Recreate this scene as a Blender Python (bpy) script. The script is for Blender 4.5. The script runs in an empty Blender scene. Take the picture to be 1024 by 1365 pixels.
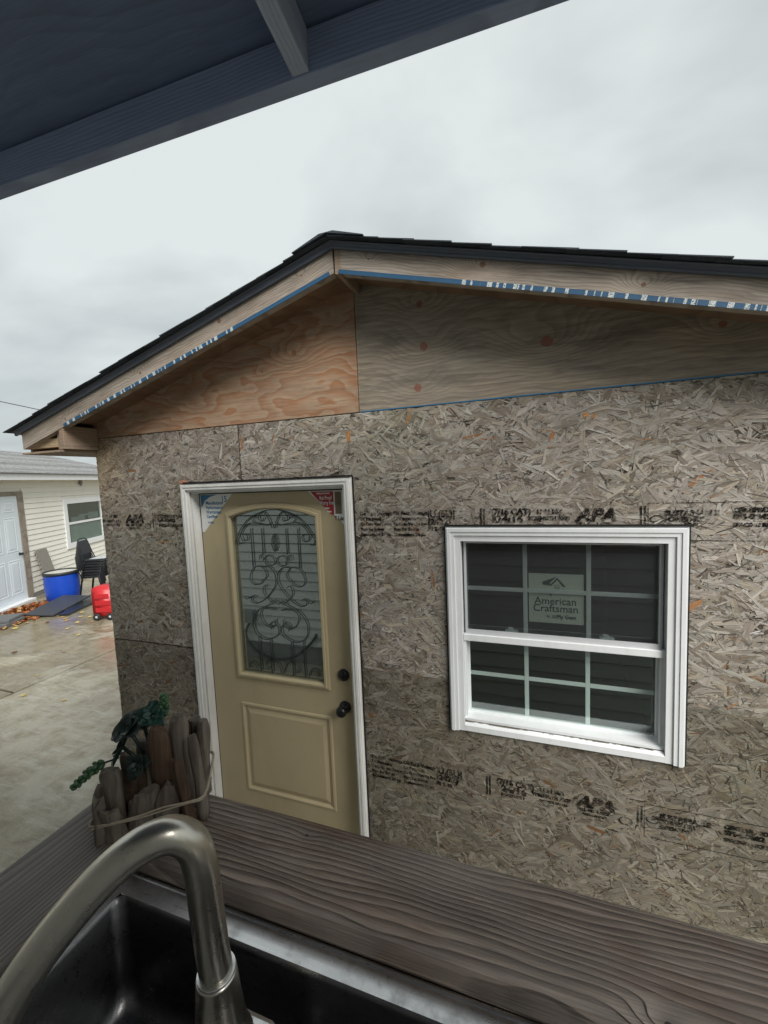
import bpy, bmesh, math, random
import numpy as np
from mathutils import Vector, Matrix

random.seed(7)
rng = np.random.default_rng(11)
scene = bpy.context.scene
COL = scene.collection
R = math.radians

# ------------------------------------------------------------------ camera
CAM = Vector((1.81042, -1.79626, -0.00765))
FWD = Vector((-0.33326137, 0.93902745, -0.08464219)).normalized()
RIGHT = Vector((0.9427609, 0.33076823, -0.04235881))
RIGHT = (RIGHT - FWD * RIGHT.dot(FWD)).normalized()
UP = RIGHT.cross(FWD)
cam_data = bpy.data.cameras.new("camera")
cam = bpy.data.objects.new("camera", cam_data)
COL.objects.link(cam)
cam.matrix_world = Matrix(((RIGHT.x, UP.x, -FWD.x, CAM.x), (RIGHT.y, UP.y, -FWD.y, CAM.y),
                           (RIGHT.z, UP.z, -FWD.z, CAM.z), (0, 0, 0, 1)))
cam_data.sensor_fit = 'HORIZONTAL'
cam_data.sensor_width = 36.0
cam_data.lens = 36.0 * 550.0 / 1024.0
cam_data.clip_start = 0.02
cam_data.clip_end = 2000.0
scene.camera = cam

# ------------------------------------------------------------------ overcast sky
SUN_DIR = Vector((0.56, -0.50, 0.66)).normalized()
sun_el = math.asin(SUN_DIR.z)
sun_az = math.atan2(SUN_DIR.x, SUN_DIR.y)
world = bpy.data.worlds.new("World")
scene.world = world
world.use_nodes = True
wt = world.node_tree
wn, wl = wt.nodes, wt.links
wn.clear()
w_out = wn.new('ShaderNodeOutputWorld')
w_bg = wn.new('ShaderNodeBackground')
w_sky = wn.new('ShaderNodeTexSky')
w_sky.sky_type = 'NISHITA'
w_sky.sun_disc = False
w_sky.sun_elevation = sun_el
w_sky.sun_rotation = sun_az
w_sky.dust_density = 4.0
w_sc = wn.new('ShaderNodeVectorMath'); w_sc.operation = 'SCALE'; w_sc.inputs['Scale'].default_value = 0.10
w_tc = wn.new('ShaderNodeTexCoord')
w_sep = wn.new('ShaderNodeSeparateXYZ')
w_dome = wn.new('ShaderNodeMath'); w_dome.operation = 'MAXIMUM'; w_dome.inputs[1].default_value = 0.0
w_add = wn.new('ShaderNodeMath'); w_add.operation = 'ADD'; w_add.inputs[1].default_value = 0.35
w_comb = wn.new('ShaderNodeCombineXYZ')
w_div = wn.new('ShaderNodeVectorMath'); w_div.operation = 'DIVIDE'
w_map = wn.new('ShaderNodeMapping'); w_map.inputs['Scale'].default_value = (1.25, 1.6, 1.0)
w_map.inputs['Location'].default_value = (0.7, 0.2, 0.0)
w_no = wn.new('ShaderNodeTexNoise'); w_no.inputs['Scale'].default_value = 1.1
w_no.inputs['Detail'].default_value = 5.0; w_no.inputs['Roughness'].default_value = 0.48
w_no.inputs['Distortion'].default_value = 0.35
w_ramp = wn.new('ShaderNodeValToRGB')
w_ramp.color_ramp.elements[0].position = 0.30
w_ramp.color_ramp.elements[0].color = (0.40, 0.445, 0.46, 1)
w_ramp.color_ramp.elements[1].position = 0.62
w_ramp.color_ramp.elements[1].color = (0.71, 0.76, 0.755, 1)
w_mix = wn.new('ShaderNodeMixRGB'); w_mix.inputs['Fac'].default_value = 0.93
wl.new(w_tc.outputs['Generated'], w_sep.inputs[0])
wl.new(w_sep.outputs['Z'], w_dome.inputs[0]); wl.new(w_dome.outputs[0], w_add.inputs[0])
for _k in range(3):
    wl.new(w_add.outputs[0], w_comb.inputs[_k])
wl.new(w_tc.outputs['Generated'], w_div.inputs[0]); wl.new(w_comb.outputs[0], w_div.inputs[1])
wl.new(w_div.outputs[0], w_map.inputs['Vector']); wl.new(w_map.outputs[0], w_no.inputs['Vector'])
wl.new(w_no.outputs['Fac'], w_ramp.inputs['Fac'])
wl.new(w_sky.outputs['Color'], w_sc.inputs[0])
wl.new(w_sc.outputs[0], w_mix.inputs['Color1']); wl.new(w_ramp.outputs['Color'], w_mix.inputs['Color2'])
wl.new(w_mix.outputs['Color'], w_bg.inputs['Color'])
w_bg.inputs['Strength'].default_value = 0.395
wl.new(w_bg.outputs[0], w_out.inputs['Surface'])

sun_data = bpy.data.lights.new("sun", 'SUN')
sun_data.energy = 1.5
sun_data.angle = R(35)
sun_data.color = (1.0, 0.975, 0.935)
sun = bpy.data.objects.new("sun", sun_data)
COL.objects.link(sun)
sun.rotation_euler = (-SUN_DIR).to_track_quat('-Z', 'Y').to_euler()
sun.location = (0, 0, 30)

vs = scene.view_settings
scene.display_settings.display_device = 'sRGB'
vs.view_transform = 'Standard'
vs.look = 'None'
vs.exposure = 1.5
vs.gamma = 1.0
vs.use_curve_mapping = False

# ------------------------------------------------------------------ node helper
class NB:
    """small node-graph builder for one material"""
    def __init__(self, name):
        self.mat = bpy.data.materials.new(name)
        self.mat.use_nodes = True
        self.t = self.mat.node_tree
        self.n = self.t.nodes
        self.l = self.t.links
        self.n.clear()
        self.out = self.n.new('ShaderNodeOutputMaterial')
        self.p = None
    def put(self, sock, v):
        if v is None:
            return
        if hasattr(v, 'is_output') or isinstance(v, bpy.types.NodeSocket):
            self.l.new(v, sock)
        else:
            if sock.type == 'RGBA' and len(v) == 3:
                v = (*v, 1.0)
            sock.default_value = v
    def m(self, op, a, b=None, c=None, clamp=False):
        n = self.n.new('ShaderNodeMath'); n.operation = op; n.use_clamp = clamp
        for i, x in enumerate((a, b, c)):
            if x is not None:
                self.put(n.inputs[i], x)
        return n.outputs[0]
    def vec(self, x, y, z):
        n = self.n.new('ShaderNodeCombineXYZ')
        for i, q in enumerate((x, y, z)):
            self.put(n.inputs[i], q)
        return n.outputs[0]
    def sep(self, v):
        n = self.n.new('ShaderNodeSeparateXYZ'); self.put(n.inputs[0], v)
        return n.outputs
    def obj(self):
        return self.n.new('ShaderNodeTexCoord').outputs['Object']
    def rnd(self):
        return self.n.new('ShaderNodeObjectInfo').outputs['Random']
    def scale(self, v, s):
        n = self.n.new('ShaderNodeVectorMath'); n.operation = 'MULTIPLY'
        self.put(n.inputs[0], v); n.inputs[1].default_value = s if hasattr(s, '__len__') else (s, s, s)
        return n.outputs[0]
    def vadd(self, a, b):
        n = self.n.new('ShaderNodeVectorMath'); n.operation = 'ADD'
        self.put(n.inputs[0], a); self.put(n.inputs[1], b)
        return n.outputs[0]
    def noise(self, v, s=1.0, d=3.0, r=0.5, dist=0.0, color=False):
        n = self.n.new('ShaderNodeTexNoise')
        self.put(n.inputs['Vector'], v); n.inputs['Scale'].default_value = s
        n.inputs['Detail'].default_value = d; n.inputs['Roughness'].default_value = r
        n.inputs['Distortion'].default_value = dist
        return n.outputs['Color' if color else 'Fac']
    def ramp(self, f, stops):
        n = self.n.new('ShaderNodeValToRGB')
        cr = n.color_ramp
        while len(cr.elements) < len(stops):
            cr.elements.new(0.5)
        for e, (p, c) in zip(cr.elements, stops):
            e.position = p
            e.color = (c, c, c, 1) if not hasattr(c, '__len__') else (*c[:3], 1)
        self.put(n.inputs['Fac'], f)
        return n.outputs['Color']
    def mix(self, f, a, b, mode='MIX'):
        n = self.n.new('ShaderNodeMixRGB'); n.blend_type = mode
        self.put(n.inputs['Fac'], f); self.put(n.inputs['Color1'], a); self.put(n.inputs['Color2'], b)
        return n.outputs['Color']
    def bump(self, h, strength=0.4, dist=0.002, normal=None):
        n = self.n.new('ShaderNodeBump')
        self.put(n.inputs['Height'], h); n.inputs['Strength'].default_value = strength
        n.inputs['Distance'].default_value = dist
        if normal is not None:
            self.l.new(normal, n.inputs['Normal'])
        return n.outputs[0]
    def principled(self, color, rough=0.6, metal=0.0, normal=None, spec=0.5, coat=0.0, out=True, ior=None):
        n = self.n.new('ShaderNodeBsdfPrincipled')
        self.put(n.inputs['Base Color'], color); self.put(n.inputs['Roughness'], rough)
        self.put(n.inputs['Metallic'], metal); self.put(n.inputs['Specular IOR Level'], spec)
        n.inputs['Coat Weight'].default_value = coat
        n.inputs['Coat Roughness'].default_value = 0.15
        if ior:
            n.inputs['IOR'].default_value = ior
        if normal is not None:
            self.l.new(normal, n.inputs['Normal'])
        if out:
            self.l.new(n.outputs[0], self.out.inputs['Surface'])
        self.p = n
        return n.outputs[0]


def wood(name, light, dark, grey, freq=60.0, mode='contour', along='x', across='y', warp=0.02, wscale=(2.0, 9.0),
         ring=(0.05, 0.05, 0.1), knots=(), bump=0.35, bdist=0.0015, rough=0.7, weather=0.5, contrast=1.0,
         fibre=0.35, sharp=2.0, rnd=True, spec=0.3, coat=0.0, kcol=(0.16, 0.06, 0.03), stain=None):
    """flat-sawn or rotary-cut timber: rings bent round knots, fibre streaks, grey weathering"""
    b = NB(name)
    P = b.obj()
    ax = {'x': 0, 'y': 1, 'z': 2}
    s = b.sep(P)
    u, v = s[ax[along]], s[ax[across]]
    w = s[3 - ax[along] - ax[across]]
    if rnd:
        off = b.m('MULTIPLY', b.rnd(), 7.31)
        uu = b.m('ADD', u, off)
    else:
        uu = u
    nz = b.noise(b.vec(b.m('MULTIPLY', uu, wscale[0]), b.m('MULTIPLY', v, wscale[1]), w), 1.0, 3.0, 0.5)
    nz = b.m('SUBTRACT', nz, 0.5)
    if mode == 'ring':
        v0, h0, tilt = ring
        dv = b.m('ADD', b.m('SUBTRACT', v, v0), b.m('MULTIPLY', nz, warp * 0.6))
        dh = b.m('ADD', b.m('MULTIPLY', u, tilt), h0)
        field = b.m('SQRT', b.m('ADD', b.m('MULTIPLY', dv, dv), b.m('MULTIPLY', dh, dh)))
        field = b.m('ADD', field, b.m('MULTIPLY', nz, warp * 0.35))
    else:
        field = b.m('ADD', b.m('MULTIPLY', v, ring[0]), b.m('MULTIPLY', nz, warp))
        nz2 = b.noise(b.vec(b.m('MULTIPLY', uu, wscale[0] * 5), b.m('MULTIPLY', v, wscale[1] * 3), w), 1.0, 2.0, 0.5)
        field = b.m('ADD', field, b.m('MULTIPLY', b.m('SUBTRACT', nz2, 0.5), warp * 0.14))
    kmask = None
    for (ku, kv, kr, ka) in knots:
        du = b.m('MULTIPLY', b.m('SUBTRACT', u, ku), 0.55)
        dv_ = b.m('SUBTRACT', v, kv)
        d2 = b.m('ADD', b.m('MULTIPLY', du, du), b.m('MULTIPLY', dv_, dv_))
        g = b.m('EXPONENT', b.m('MULTIPLY', d2, -1.0 / (kr * kr * 7.0)))
        field = b.m('ADD', field, b.m('MULTIPLY', g, ka))
        du1 = b.m('SUBTRACT', u, ku)
        r1 = b.m('SQRT', b.m('ADD', b.m('MULTIPLY', du1, du1), b.m('MULTIPLY', dv_, dv_)))
        r1 = b.m('ADD', r1, b.m('MULTIPLY', b.m('SUBTRACT', b.noise(P, 60.0, 2.0), 0.5), kr * 0.6))
        core = b.m('LESS_THAN', r1, kr * 0.62)
        kmask = core if kmask is None else b.m('MAXIMUM', kmask, core)
    saw = b.m('FRACT', b.m('MULTIPLY', field, freq))
    tri = b.m('POWER', saw, sharp)
    edge = b.m('SMOOTH_MIN', b.m('MULTIPLY', b.m('SUBTRACT', 1.0, saw), 7.0), 1.0, 0.3)
    ringv = b.m('MULTIPLY', tri, edge, clamp=True)
    fib = b.noise(b.vec(b.m('MULTIPLY', uu, 14.0), b.m('MULTIPLY', v, 420.0), b.m('MULTIPLY', w, 420.0)), 1.0, 3.0, 0.6)
    fib2 = b.noise(b.vec(b.m('MULTIPLY', uu, 5.0), b.m('MULTIPLY', v, 60.0), b.m('MULTIPLY', w, 60.0)), 1.0, 3.0, 0.6)
    col = b.mix(b.m('MULTIPLY', ringv, contrast, clamp=True), light, dark)
    big = b.noise(b.vec(b.m('MULTIPLY', uu, 2.3), b.m('MULTIPLY', v, 7.0), w), 1.0, 4.0, 0.6)
    wf = b.m('MULTIPLY', b.ramp(big, [(0.30, 0.0), (0.68, 1.0)]), weather)
    gcol = b.mix(b.m('MULTIPLY', ringv, contrast * 0.6, clamp=True), grey, tuple(c * 0.5 for c in grey))
    col = b.mix(wf, col, gcol)
    if stain:
        sn = b.noise(b.vec(b.m('MULTIPLY', uu, 3.1), b.m('MULTIPLY', v, 11.0), b.m('ADD', w, 4.0)), 1.0, 4.0, 0.65)
        col = b.mix(b.ramp(sn, [(0.50, 0.0), (0.66, stain[1])]), col, stain[0])
    fm = b.m('ADD', b.m('MULTIPLY', fib, fibre), 1.0 - fibre * 0.5)
    fm = b.m('MULTIPLY', fm, b.m('ADD', b.m('MULTIPLY', fib2, fibre), 1.0 - fibre * 0.5))
    col = b.mix(1.0, col, b.vec(fm, fm, fm), 'MULTIPLY')
    if kmask is not None:
        col = b.mix(b.m('MULTIPLY', kmask, 0.85), col, kcol)
    h = b.m('SUBTRACT', b.m('MULTIPLY', fib, 0.3), ringv)
    if kmask is not None:
        h = b.m('SUBTRACT', h, b.m('MULTIPLY', kmask, 1.2))
    rr = b.m('ADD', b.m('MULTIPLY', fib2, 0.25), rough - 0.12)
    b.principled(col, rr, 0.0, b.bump(h, bump, bdist), spec, coat)
    return b.mat


def paint(name, color, dirt=(0.35, 0.32, 0.27), amount=0.25, rough=0.5, scale=6.0, bump=0.05, spec=0.4, streak=(3, 3, 1)):
    b = NB(name)
    P = b.obj()
    n1 = b.noise(b.scale(P, streak), scale, 5.0, 0.65)
    n2 = b.noise(P, scale * 14, 3.0, 0.6)
    f = b.m('MULTIPLY', b.ramp(n1, [(0.45, 0.0), (0.75, 1.0)]), amount)
    f = b.m('ADD', f, b.m('MULTIPLY', b.ramp(n2, [(0.62, 0.0), (0.74, 1.0)]), amount * 0.5), clamp=True)
    col = b.mix(f, color, dirt)
    b.principled(col, b.m('ADD', b.m('MULTIPLY', n1, 0.3), rough - 0.15), 0.0, b.bump(n2, bump, 0.001), spec)
    return b.mat


def plain(name, color, rough=0.6, metal=0.0, spec=0.4, var=0.15, scale=20.0, bump=0.05, coat=0.0):
    b = NB(name)
    P = b.obj()
    n1 = b.noise(P, scale, 4.0, 0.6)
    f = b.m('ADD', b.m('MULTIPLY', n1, var * 2), 1.0 - var)
    col = b.mix(1.0, color, b.vec(f, f, f), 'MULTIPLY')
    b.principled(col, b.m('ADD', b.m('MULTIPLY', n1, 0.2), rough - 0.1), metal, b.bump(n1, bump, 0.001), spec, coat)
    return b.mat


def pane_mat(name, tint, reflect, rough=0.015, wobble=0.0):
    """window pane: tinted see-through layer plus the mirror layer of its surfaces"""
    b = NB(name)
    tr = b.n.new('ShaderNodeBsdfTransparent'); tr.inputs['Color'].default_value = (*tint, 1)
    gl = b.n.new('ShaderNodeBsdfGlossy'); gl.inputs['Roughness'].default_value = rough
    gl.inputs['Color'].default_value = (0.93, 1.0, 0.98, 1)
    if wobble:
        nz = b.noise(b.obj(), 5.0, 1.0)
        b.l.new(b.bump(nz, wobble, 0.004), gl.inputs['Normal'])
    geo = b.n.new('ShaderNodeNewGeometry')
    dt = b.n.new('ShaderNodeVectorMath'); dt.operation = 'DOT_PRODUCT'
    b.l.new(geo.outputs['Incoming'], dt.inputs[0]); b.l.new(geo.outputs['Normal'], dt.inputs[1])
    k = b.m('SUBTRACT', 1.0, b.m('ABSOLUTE', dt.outputs['Value']))
    k = b.m('ADD', b.m('MULTIPLY', b.m('POWER', k, 5.0), 0.9), 0.02 + reflect, clamp=True)
    mx = b.n.new('ShaderNodeMixShader')
    b.l.new(k, mx.inputs[0])
    b.l.new(tr.outputs[0], mx.inputs[1]); b.l.new(gl.outputs[0], mx.inputs[2])
    b.l.new(mx.outputs[0], b.out.inputs['Surface'])
    return b.mat


def ink_mat(name, color, keep=0.5, scale=260.0):
    """worn stamp ink: breaks up over the fibres"""
    b = NB(name)
    P = b.obj()
    n1 = b.noise(b.scale(P, (1, 1, 1.6)), scale, 3.0, 0.65)
    n2 = b.noise(P, 30.0, 2.0, 0.5)
    a = b.m('ADD', n1, b.m('MULTIPLY', b.m('SUBTRACT', n2, 0.5), 0.5))
    f = b.ramp(a, [(keep - 0.06, 1.0), (keep + 0.06, 0.0)])
    tr = b.n.new('ShaderNodeBsdfTransparent')
    di = b.n.new('ShaderNodeBsdfDiffuse'); di.inputs['Color'].default_value = (*color, 1)
    mx = b.n.new('ShaderNodeMixShader')
    b.l.new(f, mx.inputs[0]); b.l.new(tr.outputs[0], mx.inputs[1]); b.l.new(di.outputs[0], mx.inputs[2])
    b.l.new(mx.outputs[0], b.out.inputs['Surface'])
    return b.mat

# ------------------------------------------------------------------ mesh helper
class MB:
    def __init__(self):
        self.v, self.f, self.sm = [], [], []
    def add(self, verts, faces, smooth=False, M=None):
        o = len(self.v)
        for p in verts:
            p = Vector(p)
            self.v.append(M @ p if M is not None else p)
        for f in faces:
            self.f.append([i + o for i in f]); self.sm.append(smooth)
        return self
    def box(self, x0, x1, y0, y1, z0, z1, bev=0.0, M=None):
        if bev <= 0:
            vs_ = [(x0, y0, z0), (x1, y0, z0), (x1, y1, z0), (x0, y1, z0), (x0, y0, z1), (x1, y0, z1), (x1, y1, z1), (x0, y1, z1)]
            return self.add(vs_, [(3, 2, 1, 0), (4, 5, 6, 7), (0, 1, 5, 4), (1, 2, 6, 5), (2, 3, 7, 6), (3, 0, 4, 7)], False, M)
        bm = bmesh.new()
        bmesh.ops.create_cube(bm, size=1.0)
        for q in bm.verts:
            q.co = Vector(((x0 + x1) / 2 + q.co.x * (x1 - x0), (y0 + y1) / 2 + q.co.y * (y1 - y0), (z0 + z1) / 2 + q.co.z * (z1 - z0)))
        bmesh.ops.bevel(bm, geom=bm.edges[:], offset=bev, segments=1 if bev < 0.003 else 2, affect='EDGES', profile=0.5)
        bm.verts.index_update()
        self.add([q.co.copy() for q in bm.verts], [[q.index for q in f.verts] for f in bm.faces], False, M)
        bm.free()
        return self
    def prism(self, pts, a, b, axis='y', M=None):
        """closed outline extruded from a to b along an axis; pts are the two other coordinates"""
        n = len(pts)
        def mk(p, c):
            return {'x': (c, p[0], p[1]), 'y': (p[0], c, p[1]), 'z': (p[0], p[1], c)}[axis]
        vs_ = [mk(p, a) for p in pts] + [mk(p, b) for p in pts]
        fs = [list(range(n))[::-1], [i + n for i in range(n)]]
        fs += [[i, (i + 1) % n, (i + 1) % n + n, i + n] for i in range(n)]
        return self.add(vs_, fs, False, M)
    def tube(self, pts, rad, seg=8, caps=True, M=None):
        pts = [Vector(p) for p in pts]
        n = len(pts)
        rads = rad if hasattr(rad, '__len__') else [rad] * n
        vs_, fs = [], []
        T0 = (pts[1] - pts[0]).normalized()
        side = T0.orthogonal().normalized()
        for i in range(n):
            T = (pts[min(i + 1, n - 1)] - pts[max(i - 1, 0)])
            T = T.normalized() if T.length > 1e-9 else T0
            side = (side - T * side.dot(T))
            side = side.normalized() if side.length > 1e-6 else T.orthogonal().normalized()
            bn = T.cross(side)
            for k in range(seg):
                a = 2 * math.pi * k / seg
                vs_.append(pts[i] + (side * math.cos(a) + bn * math.sin(a)) * rads[i])
        for i in range(n - 1):
            for k in range(seg):
                fs.append((i * seg + k, i * seg + (k + 1) % seg, (i + 1) * seg + (k + 1) % seg, (i + 1) * seg + k))
        self.add(vs_, fs, True, M)
        if caps:
            self.add(vs_[:seg], [list(range(seg))[::-1]], False, M)
            self.add(vs_[-seg:], [list(range(seg))], False, M)
        return self
    def lathe(self, prof, seg=24, M=None, smooth=True):
        vs_, fs = [], []
        for (r_, z) in prof:
            for k in range(seg):
                a = 2 * math.pi * k / seg
                vs_.append((r_ * math.cos(a), r_ * math.sin(a), z))
        for i in range(len(prof) - 1):
            for k in range(seg):
                fs.append((i * seg + k, i * seg + (k + 1) % seg, (i + 1) * seg + (k + 1) % seg, (i + 1) * seg + k))
        return self.add(vs_, fs, smooth, M)
    def mesh(self, name):
        me = bpy.data.meshes.new(name)
        me.from_pydata([tuple(p) for p in self.v], [], self.f)
        me.polygons.foreach_set('use_smooth', self.sm)
        me.update()
        return me
    def build(self, name, mat, parent=None, M=None, kind=None, recalc=True):
        me = self.mesh(name)
        if recalc:
            bm = bmesh.new(); bm.from_mesh(me)
            bmesh.ops.remove_doubles(bm, verts=bm.verts, dist=1e-6)
            bmesh.ops.recalc_face_normals(bm, faces=bm.faces)
            bm.to_mesh(me); bm.free()
        return link(name, me, mat, parent, M, kind)

WM = {}
def link(name, me, mat, parent=None, M=None, kind=None):
    if mat is not None and not me.materials:
        me.materials.append(mat)
    o = bpy.data.objects.new(name, me)
    COL.objects.link(o)
    W = M.copy() if M is not None else Matrix.Identity(4)
    if parent is not None:
        o.parent = parent
        o.matrix_basis = WM[parent.name].inverted() @ W
    else:
        o.matrix_basis = W
    WM[o.name] = W
    if kind:
        o['kind'] = kind
    return o

def thing(name, label, cat, loc=(0, 0, 0), group=None, M=None):
    o = bpy.data.objects.new(name, None)
    COL.objects.link(o)
    W = M.copy() if M is not None else Matrix.Translation(Vector(loc))
    o.matrix_basis = W
    o.empty_display_size = 0.1
    WM[o.name] = W
    o['label'] = label; o['category'] = cat
    if group:
        o['group'] = group
    return o

def tag(o, label, cat, group=None):
    o['label'] = label; o['category'] = cat
    if group:
        o['group'] = group
    return o

def copy_tree(o, parent=None):
    c = o.copy(); COL.objects.link(c)
    if parent is not None:
        c.parent = parent
    for ch in [q for q in o.children]:
        copy_tree(ch, c)
    return c

def frame(origin, ex, ey):
    """matrix with local x, y axes in world directions"""
    ex = Vector(ex).normalized(); ey = Vector(ey)
    ey = (ey - ex * ey.dot(ex)).normalized()
    ez = ex.cross(ey)
    o = Vector(origin)
    return Matrix(((ex.x, ey.x, ez.x, o.x), (ex.y, ey.y, ez.y, o.y), (ex.z, ey.z, ez.z, o.z), (0, 0, 0, 1)))

def text_geo(body, size, align='LEFT', shear=0.0, width=1.0, bold=0.0):
    cu = bpy.data.curves.new("print", 'FONT')
    cu.body = body; cu.size = size; cu.align_x = align; cu.shear = shear; cu.offset = bold
    cu.resolution_u = 3
    o = bpy.data.objects.new("print", cu)
    COL.objects.link(o)
    dg = bpy.context.evaluated_depsgraph_get()
    me = bpy.data.meshes.new_from_object(o.evaluated_get(dg))
    vs_ = [(q.co.x * width, q.co.y, 0.0) for q in me.vertices]
    fs = [list(p.vertices) for p in me.polygons]
    bpy.data.objects.remove(o); bpy.data.curves.remove(cu); bpy.data.meshes.remove(me)
    return vs_, fs

def spline(pts, n=8):
    """Catmull-Rom through points"""
    P = [Vector(p) for p in pts]
    P = [P[0] * 2 - P[1]] + P + [P[-1] * 2 - P[-2]]
    out = []
    for i in range(1, len(P) - 2):
        a, b_, c, d = P[i - 1], P[i], P[i + 1], P[i + 2]
        for k in range(n):
            t = k / n
            out.append(0.5 * ((2 * b_) + (c - a) * t + (2 * a - 5 * b_ + 4 * c - d) * t * t + (3 * b_ - a - 3 * c + d) * t ** 3))
    out.append(P[-2])
    return out

# ------------------------------------------------------------------ materials
M_ply_left = wood("plywood_orange", (0.43, 0.30, 0.20), (0.36, 0.13, 0.042), (0.30, 0.225, 0.16), freq=9.0, mode='contour',
                  along='x', across='z', ring=(1.5, 0, 0), warp=1.5, wscale=(1.3, 3.4), knots=((0.748, 0.607, 0.022, 0.30), (0.56, 0.54, 0.010, 0.1)),
                  bump=0.25, weather=0.65, sharp=1.0, contrast=0.9, fibre=0.85, rnd=False, kcol=(0.26, 0.12, 0.05))
M_ply_right = wood("plywood_grey", (0.33, 0.275, 0.205), (0.11, 0.085, 0.062), (0.31, 0.275, 0.225), freq=42.0, mode='contour',
                   along='x', across='z', ring=(0.9, 0, 0), warp=0.22, wscale=(1.3, 2.6),
                   knots=((1.387, 0.545, 0.028, 0.09), (1.354, 0.374, 0.027, 0.07), (1.881, 0.495, 0.036, 0.12), (1.374, 0.725, 0.022, 0.07), (2.45, 0.47, 0.02, 0.07)),
                   bump=0.25, weather=0.8, sharp=1.3, contrast=0.55, fibre=0.95, rnd=False, kcol=(0.25, 0.10, 0.07), stain=((0.13, 0.115, 0.10), 0.6))
M_fascia = wood("fascia_pine", (0.44, 0.37, 0.295), (0.21, 0.16, 0.12), (0.41, 0.365, 0.32), freq=85.0, mode='contour', along='x', across='y',
                ring=(1.0, 0, 0), warp=0.10, wscale=(1.8, 4.5), knots=((0.59, 0.07, 0.017, 0.10), (0.14, 0.06, 0.008, 0.03), (1.12, 0.045, 0.012, 0.06), (1.72, 0.03, 0.010, 0.05)), bump=0.3, weather=0.75, fibre=0.9, sharp=1.6, kcol=(0.20, 0.10, 0.06), stain=((0.22, 0.17, 0.13), 0.6))
M_soffit = wood("soffit_ply", (0.27, 0.165, 0.10), (0.19, 0.105, 0.06), (0.24, 0.165, 0.115), freq=30.0, mode='contour', along='x', across='y',
                ring=(1.0, 0, 0), warp=0.4, wscale=(1.5, 3.0), bump=0.15, weather=0.6, fibre=0.5)
M_block = wood("block_pine", (0.36, 0.26, 0.18), (0.22, 0.14, 0.085), (0.30, 0.24, 0.19), freq=70.0, mode='contour', along='x', across='z',
               ring=(1.0, 0, 0), warp=0.12, wscale=(3, 8), bump=0.25, weather=0.6, fibre=0.5)
M_raw = wood("raw_pine", (0.55, 0.42, 0.26), (0.38, 0.24, 0.13), (0.42, 0.34, 0.24), freq=70.0, mode='contour', along='x', across='z',
             ring=(1.0, 0, 0), warp=0.10, wscale=(3, 8), bump=0.2, weather=0.4, fibre=0.5, knots=((-0.66, 0.285, 0.008, 0.04), (-0.66, 0.262, 0.007, 0.04)))
M_plank = wood("cap_board", (0.265, 0.205, 0.168), (0.022, 0.013, 0.010), (0.31, 0.27, 0.235), freq=118.0, mode='contour', along='x', across='y',
               ring=(0.95, 0, 0), warp=0.13, wscale=(0.9, 4.2), bump=1.0, bdist=0.004, rough=0.36, weather=0.8, contrast=1.0,
               fibre=1.15, sharp=1.35, spec=0.55, rnd=False, stain=((0.14, 0.072, 0.043), 0.75),
               knots=((0.70, 0.012, 0.006, 0.020), (0.93, 0.055, 0.005, 0.008), (0.99, 0.040, 0.005, 0.008), (0.25, 0.10, 0.004, 0.006)), kcol=(0.02, 0.012, 0.01))
M_plank_side = wood("side_cap_board", (0.24, 0.21, 0.185), (0.030, 0.022, 0.018), (0.20, 0.18, 0.165), freq=190.0, mode='ring', along='x', across='y',
               ring=(0.16, 0.10, 0.03), warp=0.03, wscale=(2.0, 8.0), bump=0.8, bdist=0.0025, rough=0.5, weather=0.85, contrast=0.9,
               fibre=0.9, sharp=1.6, spec=0.45)
M_drift = wood("driftwood", (0.15, 0.122, 0.095), (0.06, 0.044, 0.033), (0.19, 0.168, 0.14), freq=60.0, mode='contour', along='z', across='x',
               ring=(1.0, 0, 0), warp=0.02, wscale=(8.0, 30.0), bump=0.6, bdist=0.0015, weather=0.75, fibre=1.1, contrast=0.5, stain=((0.05, 0.03, 0.018), 0.8))
M_drift_brown = wood("driftwood_brown", (0.105, 0.060, 0.034), (0.04, 0.022, 0.014), (0.13, 0.105, 0.082), freq=60.0, mode='contour', along='z', across='x',
               ring=(1.0, 0, 0), warp=0.02, wscale=(8.0, 30.0), bump=0.6, bdist=0.0015, weather=0.5, fibre=1.1, contrast=0.5, stain=((0.04, 0.022, 0.014), 0.8))
M_casing_wood = wood("casing_grey", (0.30, 0.25, 0.20), (0.17, 0.13, 0.10), (0.32, 0.29, 0.25), freq=60, along='z', across='y', ring=(1, 0, 0), warp=0.1)
M_porch_beam = wood("porch_beam", (0.30, 0.37, 0.53), (0.20, 0.25, 0.38), (0.27, 0.33, 0.48), freq=110, along='x', across='z', ring=(1, 0, 0), warp=0.06, wscale=(1.2, 5), weather=0.4, fibre=0.4, bump=0.4)  # porch timbers: grey-blue wood with bluish lens haze put into the colour
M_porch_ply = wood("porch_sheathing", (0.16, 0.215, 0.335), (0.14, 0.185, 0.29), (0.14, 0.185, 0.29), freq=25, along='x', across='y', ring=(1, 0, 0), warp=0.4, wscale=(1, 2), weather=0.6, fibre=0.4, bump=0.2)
M_rafter = wood("porch_rafter", (0.40, 0.47, 0.60), (0.31, 0.36, 0.47), (0.38, 0.44, 0.56), freq=90, along='y', across='x', ring=(1, 0, 0), warp=0.06, weather=0.5, fibre=0.4)

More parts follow.
